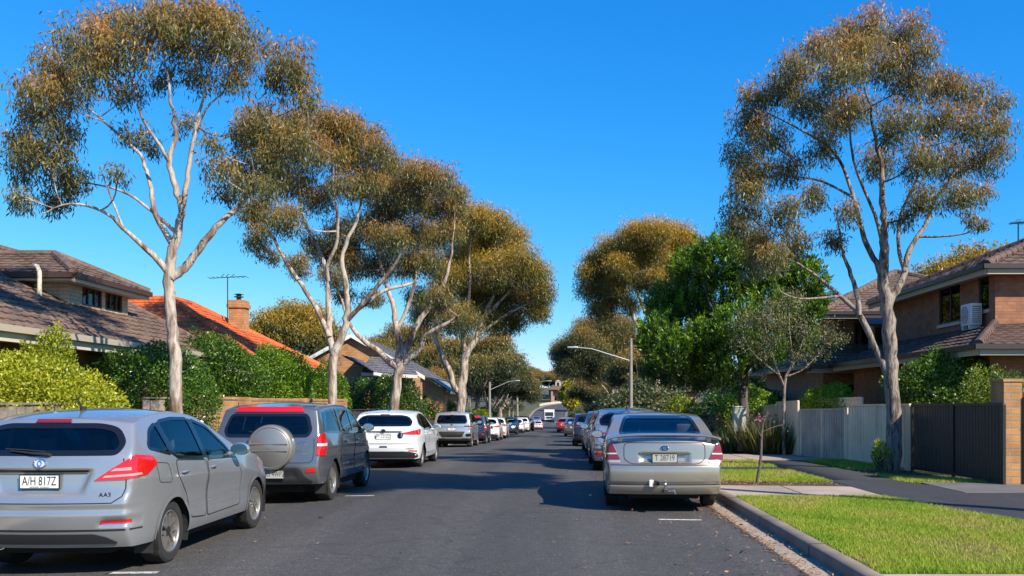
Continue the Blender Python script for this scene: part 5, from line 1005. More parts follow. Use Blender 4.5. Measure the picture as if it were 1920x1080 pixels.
# --- champagne sedan with a boot spoiler and tow bar
sed = dict(sculpt=[('rear', [(-.36, .735), (.36, .735), (.37, .90), (-.37, .90)], .04, .035), ('both', [(1.2, .42), (3.9, .38), (3.9, .70), (1.2, .80)], .014, .16), ('rear', [(-.9, .40), (.9, .40), (.9, .47), (-.9, .47)], .014, .025)], L=4.85, W=1.83, H=1.49, sill=.28, ra=1.1, wb=2.75, wr=.33, tumble=.215, tw=.205, crown=.045, bulge=(.10, .2),
    rear=[(.2, .18), (.34, .05), (.45, .0), (.65, .0), (.705, .01), (.745, .065), (.9, .075), (1.02, .10), (1.12, .16)], front=[(.2, 4.7), (.4, 4.85), (.6, 4.84), (.75, 4.78), (.9, 4.7), (1.5, 4.4)],
    roof=[(.12, 1.055), (.6, 1.09), (1.0, 1.12), (1.5, 1.35), (1.8, 1.43), (2.3, 1.45), (2.8, 1.42), (3.1, 1.33), (3.65, 1.06), (3.8, 1.0), (4.4, .89), (4.72, .76)], belt=[(0, .99), (1.0, 1.0), (2.0, .97), (3.5, .93), (4.4, .80), (4.8, .66)],
    plan=[(0, .91), (.12, .95), (.4, .98), (1.0, 1), (3.5, 1), (4.2, .97), (4.6, .90), (4.85, .78)],
    side_win=[[(1.72, 1.03), (2.42, 1.01), (2.38, 1.37), (1.95, 1.36), (1.64, 1.2)], [(2.52, 1.005), (3.42, .98), (3.28, 1.12), (2.92, 1.31), (2.47, 1.37)]],
    rear_win=[(-.64, 1.145), (.64, 1.145), (.535, 1.405), (-.535, 1.405)], wind=[(-.66, 1.02), (.66, 1.02), (.55, 1.37), (-.55, 1.37)],
    doors=[[(1.62, .40), (2.42, .36), (2.47, .99), (1.64, 1.01), (1.52, .86), (1.54, .62)], [(2.45, .36), (3.5, .38), (3.55, .7), (3.44, .95), (2.5, .985)]], handles=[1.72, 2.56], hz=.86, gate=[(-.50, .735), (.50, .735), (.60, .80), (.60, 1.045), (-.60, 1.045), (-.60, .80)], seat_y=2.55, shelf=1.0, mirror=(3.42, 1.0),
    plate=(.0, .815, 'T 28719'), plate_grey=True, texts=[], badge=(0, .965, .065, .036, M_ink), flaps=False, pillar=[[(2.43, 1.01), (2.51, 1.008), (2.46, 1.375), (2.39, 1.375)]], rub=.6, rub_mat=P_gold,
    panels=[('lamp_surround', (R(28), 1), rounded([(.565, .745), (.87, .745), (.93, .88), (.86, 1.03), (.70, 1.035)], .03), .008, mat('lamp_lens', (.50, .42, .40), .2, .3, 1.)), ('tail_light', (R(28), 1), rounded([(.585, .79), (.865, .79), (.915, .88), (.855, 1.02), (.71, 1.025)], .02), .014, M_tail2), ('lamp_bar', (R(28), 1), [(.635, .872), (.895, .865), (.895, .885), (.64, .893)], .019, M_clear),
            ('garnish', 'rear', rounded([(-.37, .888), (.37, .888), (.36, .925), (-.36, .925)], .015), .026, P_gold), ('bumper_strip', 'rear', [(-.86, .42), (.86, .42), (.86, .434), (-.86, .434)], .005, M_gap), ('bumper_gap', 'rear', [(-.87, .712), (.87, .712), (.87, .722), (-.87, .722)], .004, M_gap), ('headlight', 'front2', [(.42, .66), (.74, .70), (.72, .80), (.46, .78)], .01, M_clear), ('grille', 'front', [(-.4, .4), (.4, .4), (.42, .58), (-.42, .58)], .008, M_plast)])
c5, b5 = build_car('parked_car', 'champagne sedan with a boot spoiler and tow bar, nearest on the right', sed, P_gold); place(c5, 1.55, 13.5, R(-2.2))
mb = MB(); xs = np.linspace(-.84, .84, 21); prof = [(-.02, 1.148), (.02, 1.172), (.20, 1.178), (.24, 1.16), (.18, 1.142), (.02, 1.136)]; vs = []
for x in xs: vs += [(x, y + .12 * (1 - (x / .84) ** 2) * -.6 + .03, z - .055 * abs(x / .84) ** 5 + .012 * (1 - (x / .84) ** 2)) for y, z in prof]
mb.add(vs, [(6 * i + k, 6 * i + (k + 1) % 6, 6 * i + 6 + (k + 1) % 6, 6 * i + 6 + k) for i in range(20) for k in range(6)] + [tuple(range(6)), tuple(range(120, 126))[::-1]]); mb.build('boot_spoiler', P_gold, c5, smooth=40, uv=False)
for x in (-.66, .66): mb = MB(); mb.box(x - .035, x + .035, .06, .20, 1.05, 1.15, bev=.012); mb.build('spoiler_post', P_gold, c5, uv=False)
tb = empty('tow_bar', (0, 0, .35)); tb.parent = c5
mb = MB(); mb.box(-.03, .03, -.20, .25, -.04, .02, bev=.006); mb.box(-.5, .5, .2, .26, -.06, 0); mb.build('tongue', M_plast, tb, uv=False); mb = MB(); mb.tube([(0, -.16, .0), (0, -.16, .07)], .018, 10); bm = bmesh.new(); bmesh.ops.create_uvsphere(bm, u_segments=16, v_segments=10, radius=.028); mb.bm(bm, Matrix.Translation((0, -.16, .09))); mb.build('tow_ball', M_chrome, tb, smooth=50, uv=False)
mb = MB(); mb.lathe([(.045, -.06), (.045, .02), (.0, .02)], 20, Matrix.Translation((-.13, -.07, .10)), 'Y'); mb.build('socket', M_plast, tb, smooth=40, uv=False); mb = MB(); mb.box(-.235, -.17, -.12, -.07, .05, .15, bev=.012); mb.build('socket_cover', M_white_p, tb, uv=False); mb = MB(); mb.tube([(.05, -.08, -.02), (.13, -.12, .0), (.15, -.1, -.05)], .018, 8); mb.build('shackle', M_chrome, tb, smooth=50, uv=False)
# --- silver wagon
wg = zscale(hatch, 1.03); wg.update(plate=(0, .84, 'XKR 52'), plate_small=None, plate_frame=False, texts=[], flap=None, flaps=False, exhaust=[], badge=(0, 1.0, .05, .04, M_ink), rails=(.9, 2.6))
wg['panels'] = [p for p in hatch['panels'] if p[0] in ('headlight', 'grille', 'gate_trim', 'diffuser', 'bumper_crease')] + [('tail_light', (R(35), 1), [(.42, .93), (.80, .93), (.95, .97), (.93, 1.1), (.80, 1.12), (.74, 1.0), (.44, .97)], .012, M_tail), ('reflector', 'rear2', rounded([(.55, .43), (.80, .43), (.79, .50), (.57, .50)], .02), .016, M_tail), ('high_brake_light', 'rear', [(-.15, 1.385), (.15, 1.385), (.14, 1.41), (-.14, 1.41)], .01, M_tail2)]
c6, _ = build_car('parked_car', 'silver wagon half hidden by the champagne sedan, with red lamps and reflectors', wg, P_silver); place(c6, 1.66, 21.9)
# --- further cars: copies of these kinds in their own colours
PAINTS = {P_silver, P_grey, P_gold, P_white, P_pale}
def recolour(o, P, own):
    for q in [o] + list(o.children_recursive):
        if q.type == 'MESH':
            for sl in q.material_slots:
                if sl.material is own: sl.link = 'OBJECT'; sl.material = P
def more(src, own, P, x, y, label, rz=0, sc=1.):
    o = copy_tree(src); tag(o, label, 'car', grp); recolour(o, P, own); place(o, x, y, rz); o.scale = (1, 1, sc); return o
more(c2, P_grey, P_navy, -4.95, 50.0, 'dark blue four-wheel drive parked just ahead of the pale silver one'); more(c3, P_white, P_white, -4.72, 57.5, 'white hatchback ahead of the dark blue four-wheel drive', sc=1.03); more(c6, P_silver, P_cream, -4.62, 63.5, 'cream wagon nosing out past the further white hatchback')
o = more(c1, P_silver, P_navy, -4.55, 82.5, 'dark blue hatchback facing the camera, midway down the left side', R(180)); more(c3, P_white, P_white, -4.3, 86, 'white hatchback ahead of the dark blue one that faces the camera', sc=.97); more(c6, P_silver, P_white, -4.0, 92.5, 'white wagon at the far end of the left row'); more(c4, P_pale, P_navy, -4.15, 98.5, 'dark tall four-wheel drive behind the last white wagon on the left'); more(c1, P_silver, P_red, -3.9, 104, 'red hatchback at the far end of the left row')
more(c3, P_white, P_pink, -3.6, 143, 'pinkish white car driving away in the dip of the road'); more(c5, P_gold, P_silver, -4.6, 178, 'silver sedan beside the oncoming truck in the dip')
more(c6, P_silver, P_maroon, 1.74, 27.6, 'maroon wagon tucked between the silver wagon and the ice blue car'); more(c6, P_silver, P_blue, 1.76, 33.6, 'ice blue wagon, third visible along the right row', sc=1.04); more(c4, P_pale, P_navy, 1.52, 43.6, 'dark four-wheel drive with a high roof in the right row', sc=.98); more(c4, P_pale, P_black, 1.9, 53, 'black tall four-wheel drive ahead of the dark one in the right row'); more(c5, P_gold, P_grey, 1.2, 70, 'grey sedan towards the far end of the right row'); more(c3, P_white, P_red, .55, 91, 'red hatchback last but one in the right row'); more(c6, P_silver, P_white, .75, 97, 'white wagon last in the right row')
# --- oncoming white truck
t = empty('truck', (-2.3, 193, float(zg(193))), R(0), 'white truck with dark windscreen and grille coming up out of the dip', 'truck'); M_tw = paint('truck_white', (.75, .75, .74), 0.)
mb = MB(); mb.box(-1.1, 1.1, 1.6, 6.5, .9, 2.55, bev=.05); mb.build('cargo_box', M_tw, t, uv=False)
mb = MB(); mb.prism([(-.05, .5), (-.12, 1.15), (.25, 2.05), (.5, 2.25), (1.5, 2.3), (1.5, .5)], -.98, .98, 'X'); mb.build('cab', M_tw, t, uv=False)
mb = MB(); mb.prism([(-.135, 1.2), (.22, 2.02), (.26, 2.0), (-.09, 1.18)], -.88, .88, 'X'); mb.build('windscreen', M_room, t, uv=False)
mb = MB(); mb.box(-.62, .62, -.15, -.06, .72, 1.02, bev=.02); mb.build('grille', M_plast, t, uv=False); mb = MB(); mb.box(-1.0, 1.0, -.2, .05, .36, .58, bev=.04); mb.build('bumper', M_tw, t, uv=False)
for sx in (-1, 1):
    mb = MB(); mb.box(sx * .82 - .14, sx * .82 + .14, -.15, -.07, .74, .98, bev=.03); mb.build('headlight', M_clear, t, uv=False); mb = MB(); mb.box(sx * 1.14 - .07, sx * 1.14 + .07, .1, .16, 1.5, 1.95, bev=.02); mb.build('mirror', M_plast, t, uv=False)
    for y in (.75, 4.9): make_wheel(t, sx * .88, y, .42, .26, sx)
mb = MB(); mb.box(-.8, .8, .2, 6.4, .45, .88); mb.build('chassis', M_under, t, uv=False)
# ---------------------------------------------------------------- trees and shrubs
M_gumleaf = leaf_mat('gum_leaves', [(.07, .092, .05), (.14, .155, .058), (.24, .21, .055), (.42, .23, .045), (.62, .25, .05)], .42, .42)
M_gumgold = leaf_mat('gum_leaves_golden', [(.06, .08, .036), (.15, .15, .04), (.28, .22, .035), (.46, .29, .026), (.66, .36, .022)], .42, .42)
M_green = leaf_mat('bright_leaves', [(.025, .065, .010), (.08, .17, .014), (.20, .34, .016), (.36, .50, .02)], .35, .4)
M_yellow = leaf_mat('yellow_leaves', [(.08, .13, .012), (.21, .27, .016), (.42, .42, .018), (.58, .52, .03)], .3, .4)
M_hedge = leaf_mat('hedge_leaves', [(.018, .05, .008), (.045, .10, .010), (.09, .18, .014), (.16, .27, .018)], .22, .28, .6)
M_dull = leaf_mat('dull_leaves', [(.05, .07, .03), (.10, .125, .045), (.18, .19, .065), (.26, .23, .08)], .3, .5)
M_bloom = leaf_mat('blossom', [(.75, .40, .01), (.8, .55, .02), (.5, .45, .02)], .3, .6)
M_pink = leaf_mat('pink_blossom', [(.05, .10, .02), (.55, .10, .22), (.65, .2, .3)], .3, .6)
M_spike = leaf_mat('strappy_leaves', [(.05, .07, .02), (.14, .16, .04), (.30, .24, .08)], .25, .5)
M_barkw = bark_mat('white_gum_bark', [(.36, (.16, .07, .03)), (.43, (.22, .15, .11)), (.48, (.32, .26, .21)), (.54, (.50, .43, .36)), (.60, (.46, .385, .32)), (.66, (.23, .185, .15))])
M_barkg = bark_mat('grey_gum_bark', [(.38, (.07, .05, .036)), (.46, (.18, .14, .11)), (.54, (.36, .30, .25)), (.66, (.24, .19, .155))], 5, 1.)
M_barkd = bark_mat('dark_bark', [(.3, (.06, .05, .04)), (.7, (.17, .14, .12))], 3, .9)
def unit(rng, n):
    v = rng.normal(0, 1, (n, 3)); return v / np.linalg.norm(v, axis=1)[:, None]
def leaf_quads(rng, base, d, L, w):
    """rhombus leaves from base points along unit directions d"""
    n = len(base); side = np.cross(d, unit(rng, n)); side /= np.linalg.norm(side, axis=1)[:, None] + 1e-9
    nn = np.cross(side, d); L = np.broadcast_to(L, n)[:, None]; w = np.broadcast_to(w, n)[:, None]
    mid = base + d * L * .45 + nn * L * rng.uniform(.02, .12, n)[:, None]
    return np.stack([base, mid + side * w / 2, base + d * L, mid - side * w / 2], 1)
def gum_leaves(rng, clumps, dens, L, w, warm=0., spread=.17):
    Qs = []; Hs = []; twigs = []
    zs = [c.z + r * .6 for c, r in clumps]; zlo, zhi = min(zs), max(zs)
    for c, r in clumps:
        k = max(5, int(33 * (r / .6) ** 1.6)); u = unit(rng, k); u[:, 2] = u[:, 2] * .9 + .15
        rad = r * rng.uniform(.25, 1.05, k) ** .6
        P = np.array(c) + u * rad[:, None] * np.array([1, 1, .82]); twigs.append((c, P))
        m = max(6, int(dens * (r / .6) ** .4)); n = k * m
        cen = np.repeat(P, m, 0); s = spread * (r / .6) ** .5
        b = cen + np.clip(rng.normal(0, 1, (n, 3)), -1.6, 1.6) * np.array([s, s, s * .95])
        d = rng.normal(0, 1, (n, 3)) * np.array([.42, .42, .3]) + np.array([0, 0, -.85])
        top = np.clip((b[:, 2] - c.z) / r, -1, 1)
        up = rng.random(n) < np.clip(.15 + .35 * top, .03, .45); d[up] = unit(rng, int(up.sum()))
        d /= np.linalg.norm(d, axis=1)[:, None]
        Qs.append(leaf_quads(rng, b, d, L * rng.uniform(.6, 1.25, n), w * rng.uniform(.7, 1.2, n)))
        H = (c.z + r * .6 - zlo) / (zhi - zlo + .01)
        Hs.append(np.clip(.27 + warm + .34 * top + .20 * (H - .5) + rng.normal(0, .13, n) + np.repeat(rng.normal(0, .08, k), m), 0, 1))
    return np.concatenate(Qs), np.concatenate(Hs), twigs
def bez(a, b, c, n):
    return [a * (1 - t) ** 2 + b * 2 * t * (1 - t) + c * t * t for t in [i / n for i in range(n + 1)]]
def build_tree(name, label, limbs, clumps, seed, mats, dens=26, L=.15, w=.028, warm=0., group=None, base=None, twn=3, cat='tree', spread=.17, twig_r=.006, leafy=None):
    rng = np.random.default_rng(seed); pr = random.Random(seed)
    bm, lm = mats; base = Vector(base) if base else Vector(limbs[0][0][0])
    mb = MB(); nodes = []
    for path, rad in limbs:
        P = []; Rr = []
        for i in range(len(path) - 1):                       # round the corners (Catmull-Rom)
            p0, p1, p2, p3 = path[max(i - 1, 0)], path[i], path[i + 1], path[min(i + 2, len(path) - 1)]
            for k in range(4):
                t = k / 4
                P.append(.5 * ((2 * p1) + (p2 - p0) * t + (2 * p0 - 5 * p1 + 4 * p2 - p3) * t * t + (3 * p1 - p0 - 3 * p2 + p3) * t ** 3)); Rr.append(rad[i] * (1 - t) + rad[i + 1] * t)
        P.append(path[-1]); Rr.append(rad[-1])
        wb = min(.05, max(Rr) * .12)
        P2 = [p + Vector((pr.gauss(0, wb), pr.gauss(0, wb), 0)) if 0 < i < len(P) - 1 else p for i, p in enumerate(P)]
        mb.tube([p - base for p in P2], Rr, 12 if max(Rr) > .12 else 7, wob=.05, rng=pr)
        nodes += [(p, r) for p, r in zip(P2, Rr)][(4 if path is limbs[0][0] else 1):]
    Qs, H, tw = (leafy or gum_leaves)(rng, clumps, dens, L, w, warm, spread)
    for c, P in tw:
        best = min(nodes, key=lambda q: (q[0] - c).length + 1.6 * max(0, q[0].z - c.z + .1) + .15 * (q[1] < .012))
        a, ra = best; dd = c - a
        if dd.length > .05:
            mid = a + dd * .5 + Vector((pr.gauss(0, .12), pr.gauss(0, .12), -.06)) * dd.length + Vector((0, 0, -.08 * dd.length))
            r0 = min(ra * .7, .012 + .012 * dd.length); path = bez(a, mid, c, 5)
            mb.tube([p - base for p in path], [r0 * (1 - .6 * i / 5) for i in range(6)], 5, cap=False)
            nodes += [(p, r0 * .5) for p in path[2:]]
        else: path = [c]
        for q in P[:: 1 if twn > 2 else 2]:
            q = Vector(q); s = path[pr.randrange(len(path) // 2, len(path))] if len(path) > 1 else c
            m = s.lerp(q, .5) + Vector((pr.gauss(0, .05), pr.gauss(0, .05), .06)) * (q - s).length
            mb.tube([p - base for p in (s, m, q)], [twig_r * 1.6, twig_r * 1.2, twig_r * .6], 3, cap=False)
    root = empty(name, base, 0, label, cat, group)
    mb.build('trunk', bm, root, smooth=60, uv=False, recalc=False)
    V = (Qs - np.array(base)).reshape(-1, 3)
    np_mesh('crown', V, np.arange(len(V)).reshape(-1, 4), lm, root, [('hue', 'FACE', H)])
    return root
def measured(Y, limbs, clumps, seed, depth, fz=.75):
    """measured (px) limbs and leaf clumps -> points of a crown with real depth at distance Y"""
    rng = random.Random(seed); s = pxm(Y)
    cx = sum(c[0] for c in clumps) / len(clumps); hw = max(abs(c[0] - cx) for c in clumps) + 1
    LL = []
    for li, l in enumerate(limbs):
        o = rng.uniform(-.5, .5) * depth if li else 0; P = []; Rr = []
        for i, q in enumerate(l):
            t = i / max(1, len(l) - 1); P.append(pt(q[0], q[1], Y + o * t)); Rr.append(max(.008, q[2] / s * .80))
        if li == 0: P[0].z = float(zg(Y)) + .08
        LL.append((P, Rr))
    CC = []
    for (px, py, r) in clumps:
        lim = math.sqrt(max(.05, 1 - ((px - cx) / hw) ** 2)) * depth * fz; d = rng.uniform(-1, 1) * lim
        CC.append((pt(px, py, Y + d), r / s * (Y + d) / Y))
    return LL, CC
G_street = None
# hero gums: limbs as (px, py, radius px) and clumps as (px, py, r px) measured in the photograph
T1 = ([[(332, 775, 16), (331, 700, 14), (325, 640, 13), (318, 575, 12), (317, 515, 13), (324, 467, 11), (340, 400, 8), (333, 364, 7), (318, 311, 6), (327, 267, 5), (329, 231, 4), (320, 178, 3), (307, 102, 1.5)],
       [(316, 512, 9), (289, 480, 7), (231, 427, 4.5), (191, 395, 3.5), (133, 382, 2.5), (80, 400, 1.2)], [(322, 455, 8), (293, 404, 6), (284, 355, 5), (275, 320, 4.5), (262, 289, 4), (213, 244, 3), (178, 213, 2.2), (147, 191, 1.2)],
       [(329, 435, 5), (289, 400, 4), (240, 364, 3), (187, 347, 2), (142, 342, 1)], [(318, 307, 5), (302, 275, 4), (267, 222, 3), (249, 150, 1.5)],
       [(340, 395, 7), (351, 338, 6), (360, 275, 4.5), (373, 213, 3.5), (391, 147, 2.5), (409, 100, 1.2)], [(366, 245, 3.5), (390, 200, 2.5), (418, 173, 2), (444, 131, 1)],
       [(322, 520, 11), (345, 503, 10), (364, 480, 9), (391, 444, 8), (418, 413, 7), (453, 382, 5.5), (480, 347, 4.5), (502, 311, 3.5), (520, 220, 2.5), (545, 130, 1.2)], [(231, 427, 3), (205, 360, 2), (190, 320, 1)], [(453, 382, 4), (475, 335, 2.5), (470, 290, 1)]],
      [(75, 170, 42), (110, 125, 46), (160, 85, 50), (220, 52, 46), (280, 42, 48), (340, 48, 48), (400, 45, 44), (440, 62, 40), (455, 105, 36), (130, 170, 48), (190, 135, 48), (250, 100, 44), (330, 95, 40), (400, 100, 44), (58, 212, 32), (98, 205, 38), (430, 145, 34), (180, 75, 40), (310, 30, 38), (370, 28, 36), (425, 30, 30),
       (60, 270, 40), (115, 255, 34), (100, 305, 46), (130, 345, 36), (42, 315, 34), (52, 372, 28), (34, 270, 22), (105, 372, 32), (245, 250, 26), (215, 325, 22), (290, 275, 18), (350, 235, 22), (395, 270, 22), (405, 320, 26), (240, 180, 30), (300, 150, 26), (370, 150, 30),
       (535, 112, 42), (558, 155, 42), (508, 145, 26), (580, 190, 22), (505, 235, 48), (452, 255, 30), (468, 305, 44), (518, 300, 42), (430, 335, 34), (480, 355, 34), (548, 262, 32), (420, 365, 22)])
T2 = ([[(622, 770, 10), (624, 700, 10), (629, 660, 11), (640, 635, 9), (650, 605, 8), (652, 571, 7), (648, 526, 6), (644, 473, 5), (668, 416, 3.5), (680, 360, 2), (690, 300, 1)],
       [(627, 662, 9), (618, 630, 8), (617, 590, 7), (615, 526, 6), (603, 481, 5), (583, 441, 4), (566, 400, 3), (560, 330, 1.5)], [(617, 632, 7), (600, 590, 6), (574, 547, 5.5), (538, 494, 4.5), (505, 437, 3.5), (464, 408, 2)],
       [(615, 526, 5), (613, 498, 4.5), (631, 457, 4), (633, 408, 3.5), (625, 350, 2), (625, 290, 1)], [(652, 600, 6), (693, 555, 5.5), (733, 506, 4), (758, 465, 2)], [(656, 592, 5), (717, 547, 4.5), (760, 535, 4), (782, 528, 2.5)]],
      [(480, 235, 36), (520, 262, 42), (560, 230, 36), (600, 240, 40), (640, 232, 38), (680, 250, 36), (708, 280, 30), (560, 275, 42), (620, 300, 44), (678, 300, 38), (727, 302, 24), (555, 340, 40), (600, 375, 36), (515, 340, 36), (500, 400, 36), (540, 415, 32), (480, 445, 28), (503, 478, 20), (650, 355, 34), (690, 345, 34), (585, 455, 20), (625, 430, 22), (640, 270, 34), (470, 400, 24)])
T3 = ([[(738, 790, 11), (742, 725, 11), (750, 682, 12), (749, 650, 8), (744, 611, 7), (738, 578, 6), (722, 520, 4.5), (710, 460, 3), (720, 390, 1.5)],
       [(748, 690, 10), (730, 678, 8), (713, 661, 7), (686, 642, 6), (658, 611, 4), (640, 560, 2)], [(752, 676, 9), (769, 639, 7.5), (783, 606, 6.5), (813, 564, 5), (838, 514, 3.5), (850, 440, 2)],
       [(756, 682, 8), (786, 655, 6), (797, 630, 5), (835, 608, 4), (865, 590, 2)], [(744, 620, 5), (770, 560, 4), (780, 500, 3), (775, 420, 1.5)]],
      [(740, 335, 34), (780, 325, 34), (820, 342, 34), (848, 365, 26), (702, 352, 32), (760, 370, 38), (808, 390, 38), (720, 400, 38), (850, 395, 22), (682, 430, 38), (642, 462, 34), (730, 450, 38), (780, 440, 38), (602, 472, 30), (660, 500, 32), (710, 500, 32), (762, 498, 32), (622, 520, 24), (835, 440, 34), (800, 490, 30), (560, 500, 24), (820, 560, 26), (850, 600, 24), (700, 560, 20), (650, 555, 20), (780, 560, 22)])
T4 = ([[(860, 790, 11), (864, 744, 11), (869, 702, 10), (873, 667, 9), (890, 640, 7), (905, 600, 5), (930, 540, 3.5), (935, 470, 1.5)],
       [(862, 735, 8), (852, 728, 7), (844, 698, 7), (829, 667, 5.5), (815, 620, 4), (825, 560, 2)], [(873, 665, 7), (868, 620, 5), (880, 560, 3.5), (880, 480, 1.5)], [(895, 630, 4), (950, 590, 3), (1000, 565, 1.5)], [(905, 600, 4), (960, 540, 3), (985, 490, 1.5)]],
      [(890, 412, 30), (930, 422, 30), (958, 452, 30), (860, 432, 34), (910, 460, 38), (980, 490, 30), (870, 490, 38), (930, 510, 38), (998, 520, 30), (1018, 550, 22), (842, 520, 34), (890, 550, 38), (950, 558, 38), (1000, 568, 26), (822, 560, 30), (860, 600, 34), (1008, 588, 18), (920, 598, 30), (960, 600, 24), (800, 590, 26)])
R1 = ([[(1672, 893, 20), (1674, 800, 17), (1672, 700, 16), (1668, 640, 16), (1660, 560, 14), (1657, 480, 11), (1658, 430, 9), (1655, 380, 7), (1650, 300, 5), (1633, 222, 3), (1620, 140, 1.5)],
       [(1668, 712, 9), (1655, 680, 8.5), (1639, 646, 8), (1610, 589, 7), (1576, 555, 5), (1547, 531, 4), (1509, 502, 2.5), (1470, 480, 1.2)], [(1612, 592, 6), (1607, 550, 6), (1592, 505, 5), (1580, 470, 3.5), (1570, 400, 2)],
       [(1654, 520, 8), (1643, 492, 7), (1624, 458, 6.5), (1612, 415, 5.5), (1593, 347, 4.5), (1562, 284, 3.5), (1495, 240, 2.5), (1440, 213, 1.2)], [(1664, 575, 10), (1680, 545, 9), (1692, 521, 8), (1706, 468, 6.5), (1735, 420, 5), (1755, 370, 4), (1800, 310, 2.5), (1850, 240, 1.2)],
       [(1696, 510, 5), (1684, 460, 4.5), (1690, 400, 4), (1720, 330, 3), (1735, 230, 1.5)], [(1600, 370, 3.5), (1540, 340, 2.5), (1480, 330, 1.5)], [(1576, 555, 3.5), (1500, 560, 2), (1460, 545, 1)], [(1657, 470, 5), (1640, 400, 4), (1600, 300, 3), (1590, 180, 1.5)]],
      [(1640, 55, 40), (1690, 65, 40), (1590, 75, 40), (1728, 100, 36), (1540, 95, 36), (1500, 125, 40), (1460, 165, 40), (1424, 185, 34), (1580, 130, 46), (1650, 130, 46), (1710, 160, 42), (1768, 165, 40), (1818, 175, 34), (1520, 190, 42), (1600, 210, 46), (1680, 230, 46), (1760, 230, 42), (1828, 240, 40), (1876, 245, 26), (1402, 232, 36), (1442, 255, 38), (1862, 195, 26), (1392, 292, 36), (1430, 332, 38), (1402, 372, 38), (1480, 320, 34), (1540, 280, 32), (1640, 300, 36), (1720, 300, 42), (1790, 310, 42), (1848, 300, 38), (1382, 420, 34), (1420, 450, 38), (1470, 400, 36), (1530, 370, 28), (1590, 400, 24), (1740, 375, 36), (1800, 368, 38), (1500, 455, 34), (1838, 368, 20), (1450, 488, 34), (1560, 450, 24), (1700, 405, 24), (1392, 345, 30), (1412, 500, 32), (1842, 425, 12), (1820, 412, 12), (1610, 100, 40), (1560, 230, 34)])
R2 = ([[(1236, 790, 7), (1228, 680, 7), (1217, 632, 6), (1189, 600, 4.5), (1171, 540, 3.5), (1150, 500, 1.5)], [(1226, 660, 5), (1215, 600, 4), (1203, 569, 3.5), (1185, 512, 2.5), (1190, 460, 1)], [(1228, 650, 5), (1240, 580, 4), (1245, 500, 3), (1262, 455, 1.2)], [(1240, 590, 3), (1265, 540, 2), (1280, 500, 1)]],
      [(1190, 445, 30), (1230, 438, 30), (1270, 442, 27), (1150, 472, 30), (1120, 492, 25), (1200, 480, 30), (1250, 470, 30), (1293, 458, 22), (1110, 540, 25), (1130, 580, 25), (1160, 540, 25), (1180, 572, 18), (1280, 500, 24), (1225, 520, 18), (1102, 512, 18), (1140, 515, 24), (1180, 510, 22), (1205, 530, 20), (1250, 520, 22), (1150, 558, 20), (1225, 482, 28), (1162, 500, 24), (1240, 550, 16)])
R3 = ([[(1152, 770, 3.5), (1148, 720, 3.5), (1135, 690, 3), (1120, 655, 2)], [(1152, 735, 3), (1160, 700, 2.2), (1170, 650, 1.2)], [(1150, 752, 3), (1128, 722, 2.5), (1095, 680, 1.5)], [(1154, 740, 2.5), (1180, 690, 1.5)], [(1150, 725, 2), (1145, 670, 1.5), (1150, 630, 1)]],
      [(1130, 622, 25), (1165, 617, 25), (1092, 640, 25), (1062, 656, 20), (1110, 660, 26), (1150, 650, 27), (1185, 650, 22), (1077, 690, 20), (1120, 695, 24), (1160, 685, 25), (1190, 690, 18), (1046, 662, 12), (1085, 665, 22), (1140, 610, 18), (1100, 615, 18), (1055, 685, 14)])
def hero(T, Y, seed, depth, label, warm=0, bark=None, leaf=None, dens=26, L=.15, w=.03, **k):
    l, c = measured(Y, T[0], T[1], seed, depth)
    return build_tree('gum_tree', label, l, c, seed, (bark or M_barkw, leaf or M_gumleaf), dens=dens, L=L, w=w, warm=warm, group='gum trees lining the street', **k)
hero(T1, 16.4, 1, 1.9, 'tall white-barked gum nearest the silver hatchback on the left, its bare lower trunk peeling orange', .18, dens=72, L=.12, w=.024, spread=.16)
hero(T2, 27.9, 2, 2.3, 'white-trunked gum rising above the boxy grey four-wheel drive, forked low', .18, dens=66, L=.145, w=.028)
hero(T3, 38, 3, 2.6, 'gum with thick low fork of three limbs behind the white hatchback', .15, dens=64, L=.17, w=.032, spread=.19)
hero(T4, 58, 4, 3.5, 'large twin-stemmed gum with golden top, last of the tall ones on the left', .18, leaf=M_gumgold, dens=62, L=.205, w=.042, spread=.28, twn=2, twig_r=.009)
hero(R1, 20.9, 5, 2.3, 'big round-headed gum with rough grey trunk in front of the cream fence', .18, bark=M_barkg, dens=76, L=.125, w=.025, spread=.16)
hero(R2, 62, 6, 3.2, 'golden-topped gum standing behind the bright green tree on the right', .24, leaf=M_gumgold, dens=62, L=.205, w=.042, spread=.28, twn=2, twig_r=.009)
hero(R3, 95, 7, 4.0, 'low broad brown-leaved gum over the street lamp on the right', .0, dens=62, L=.25, w=.058, spread=.36, twn=2, twig_r=.012)
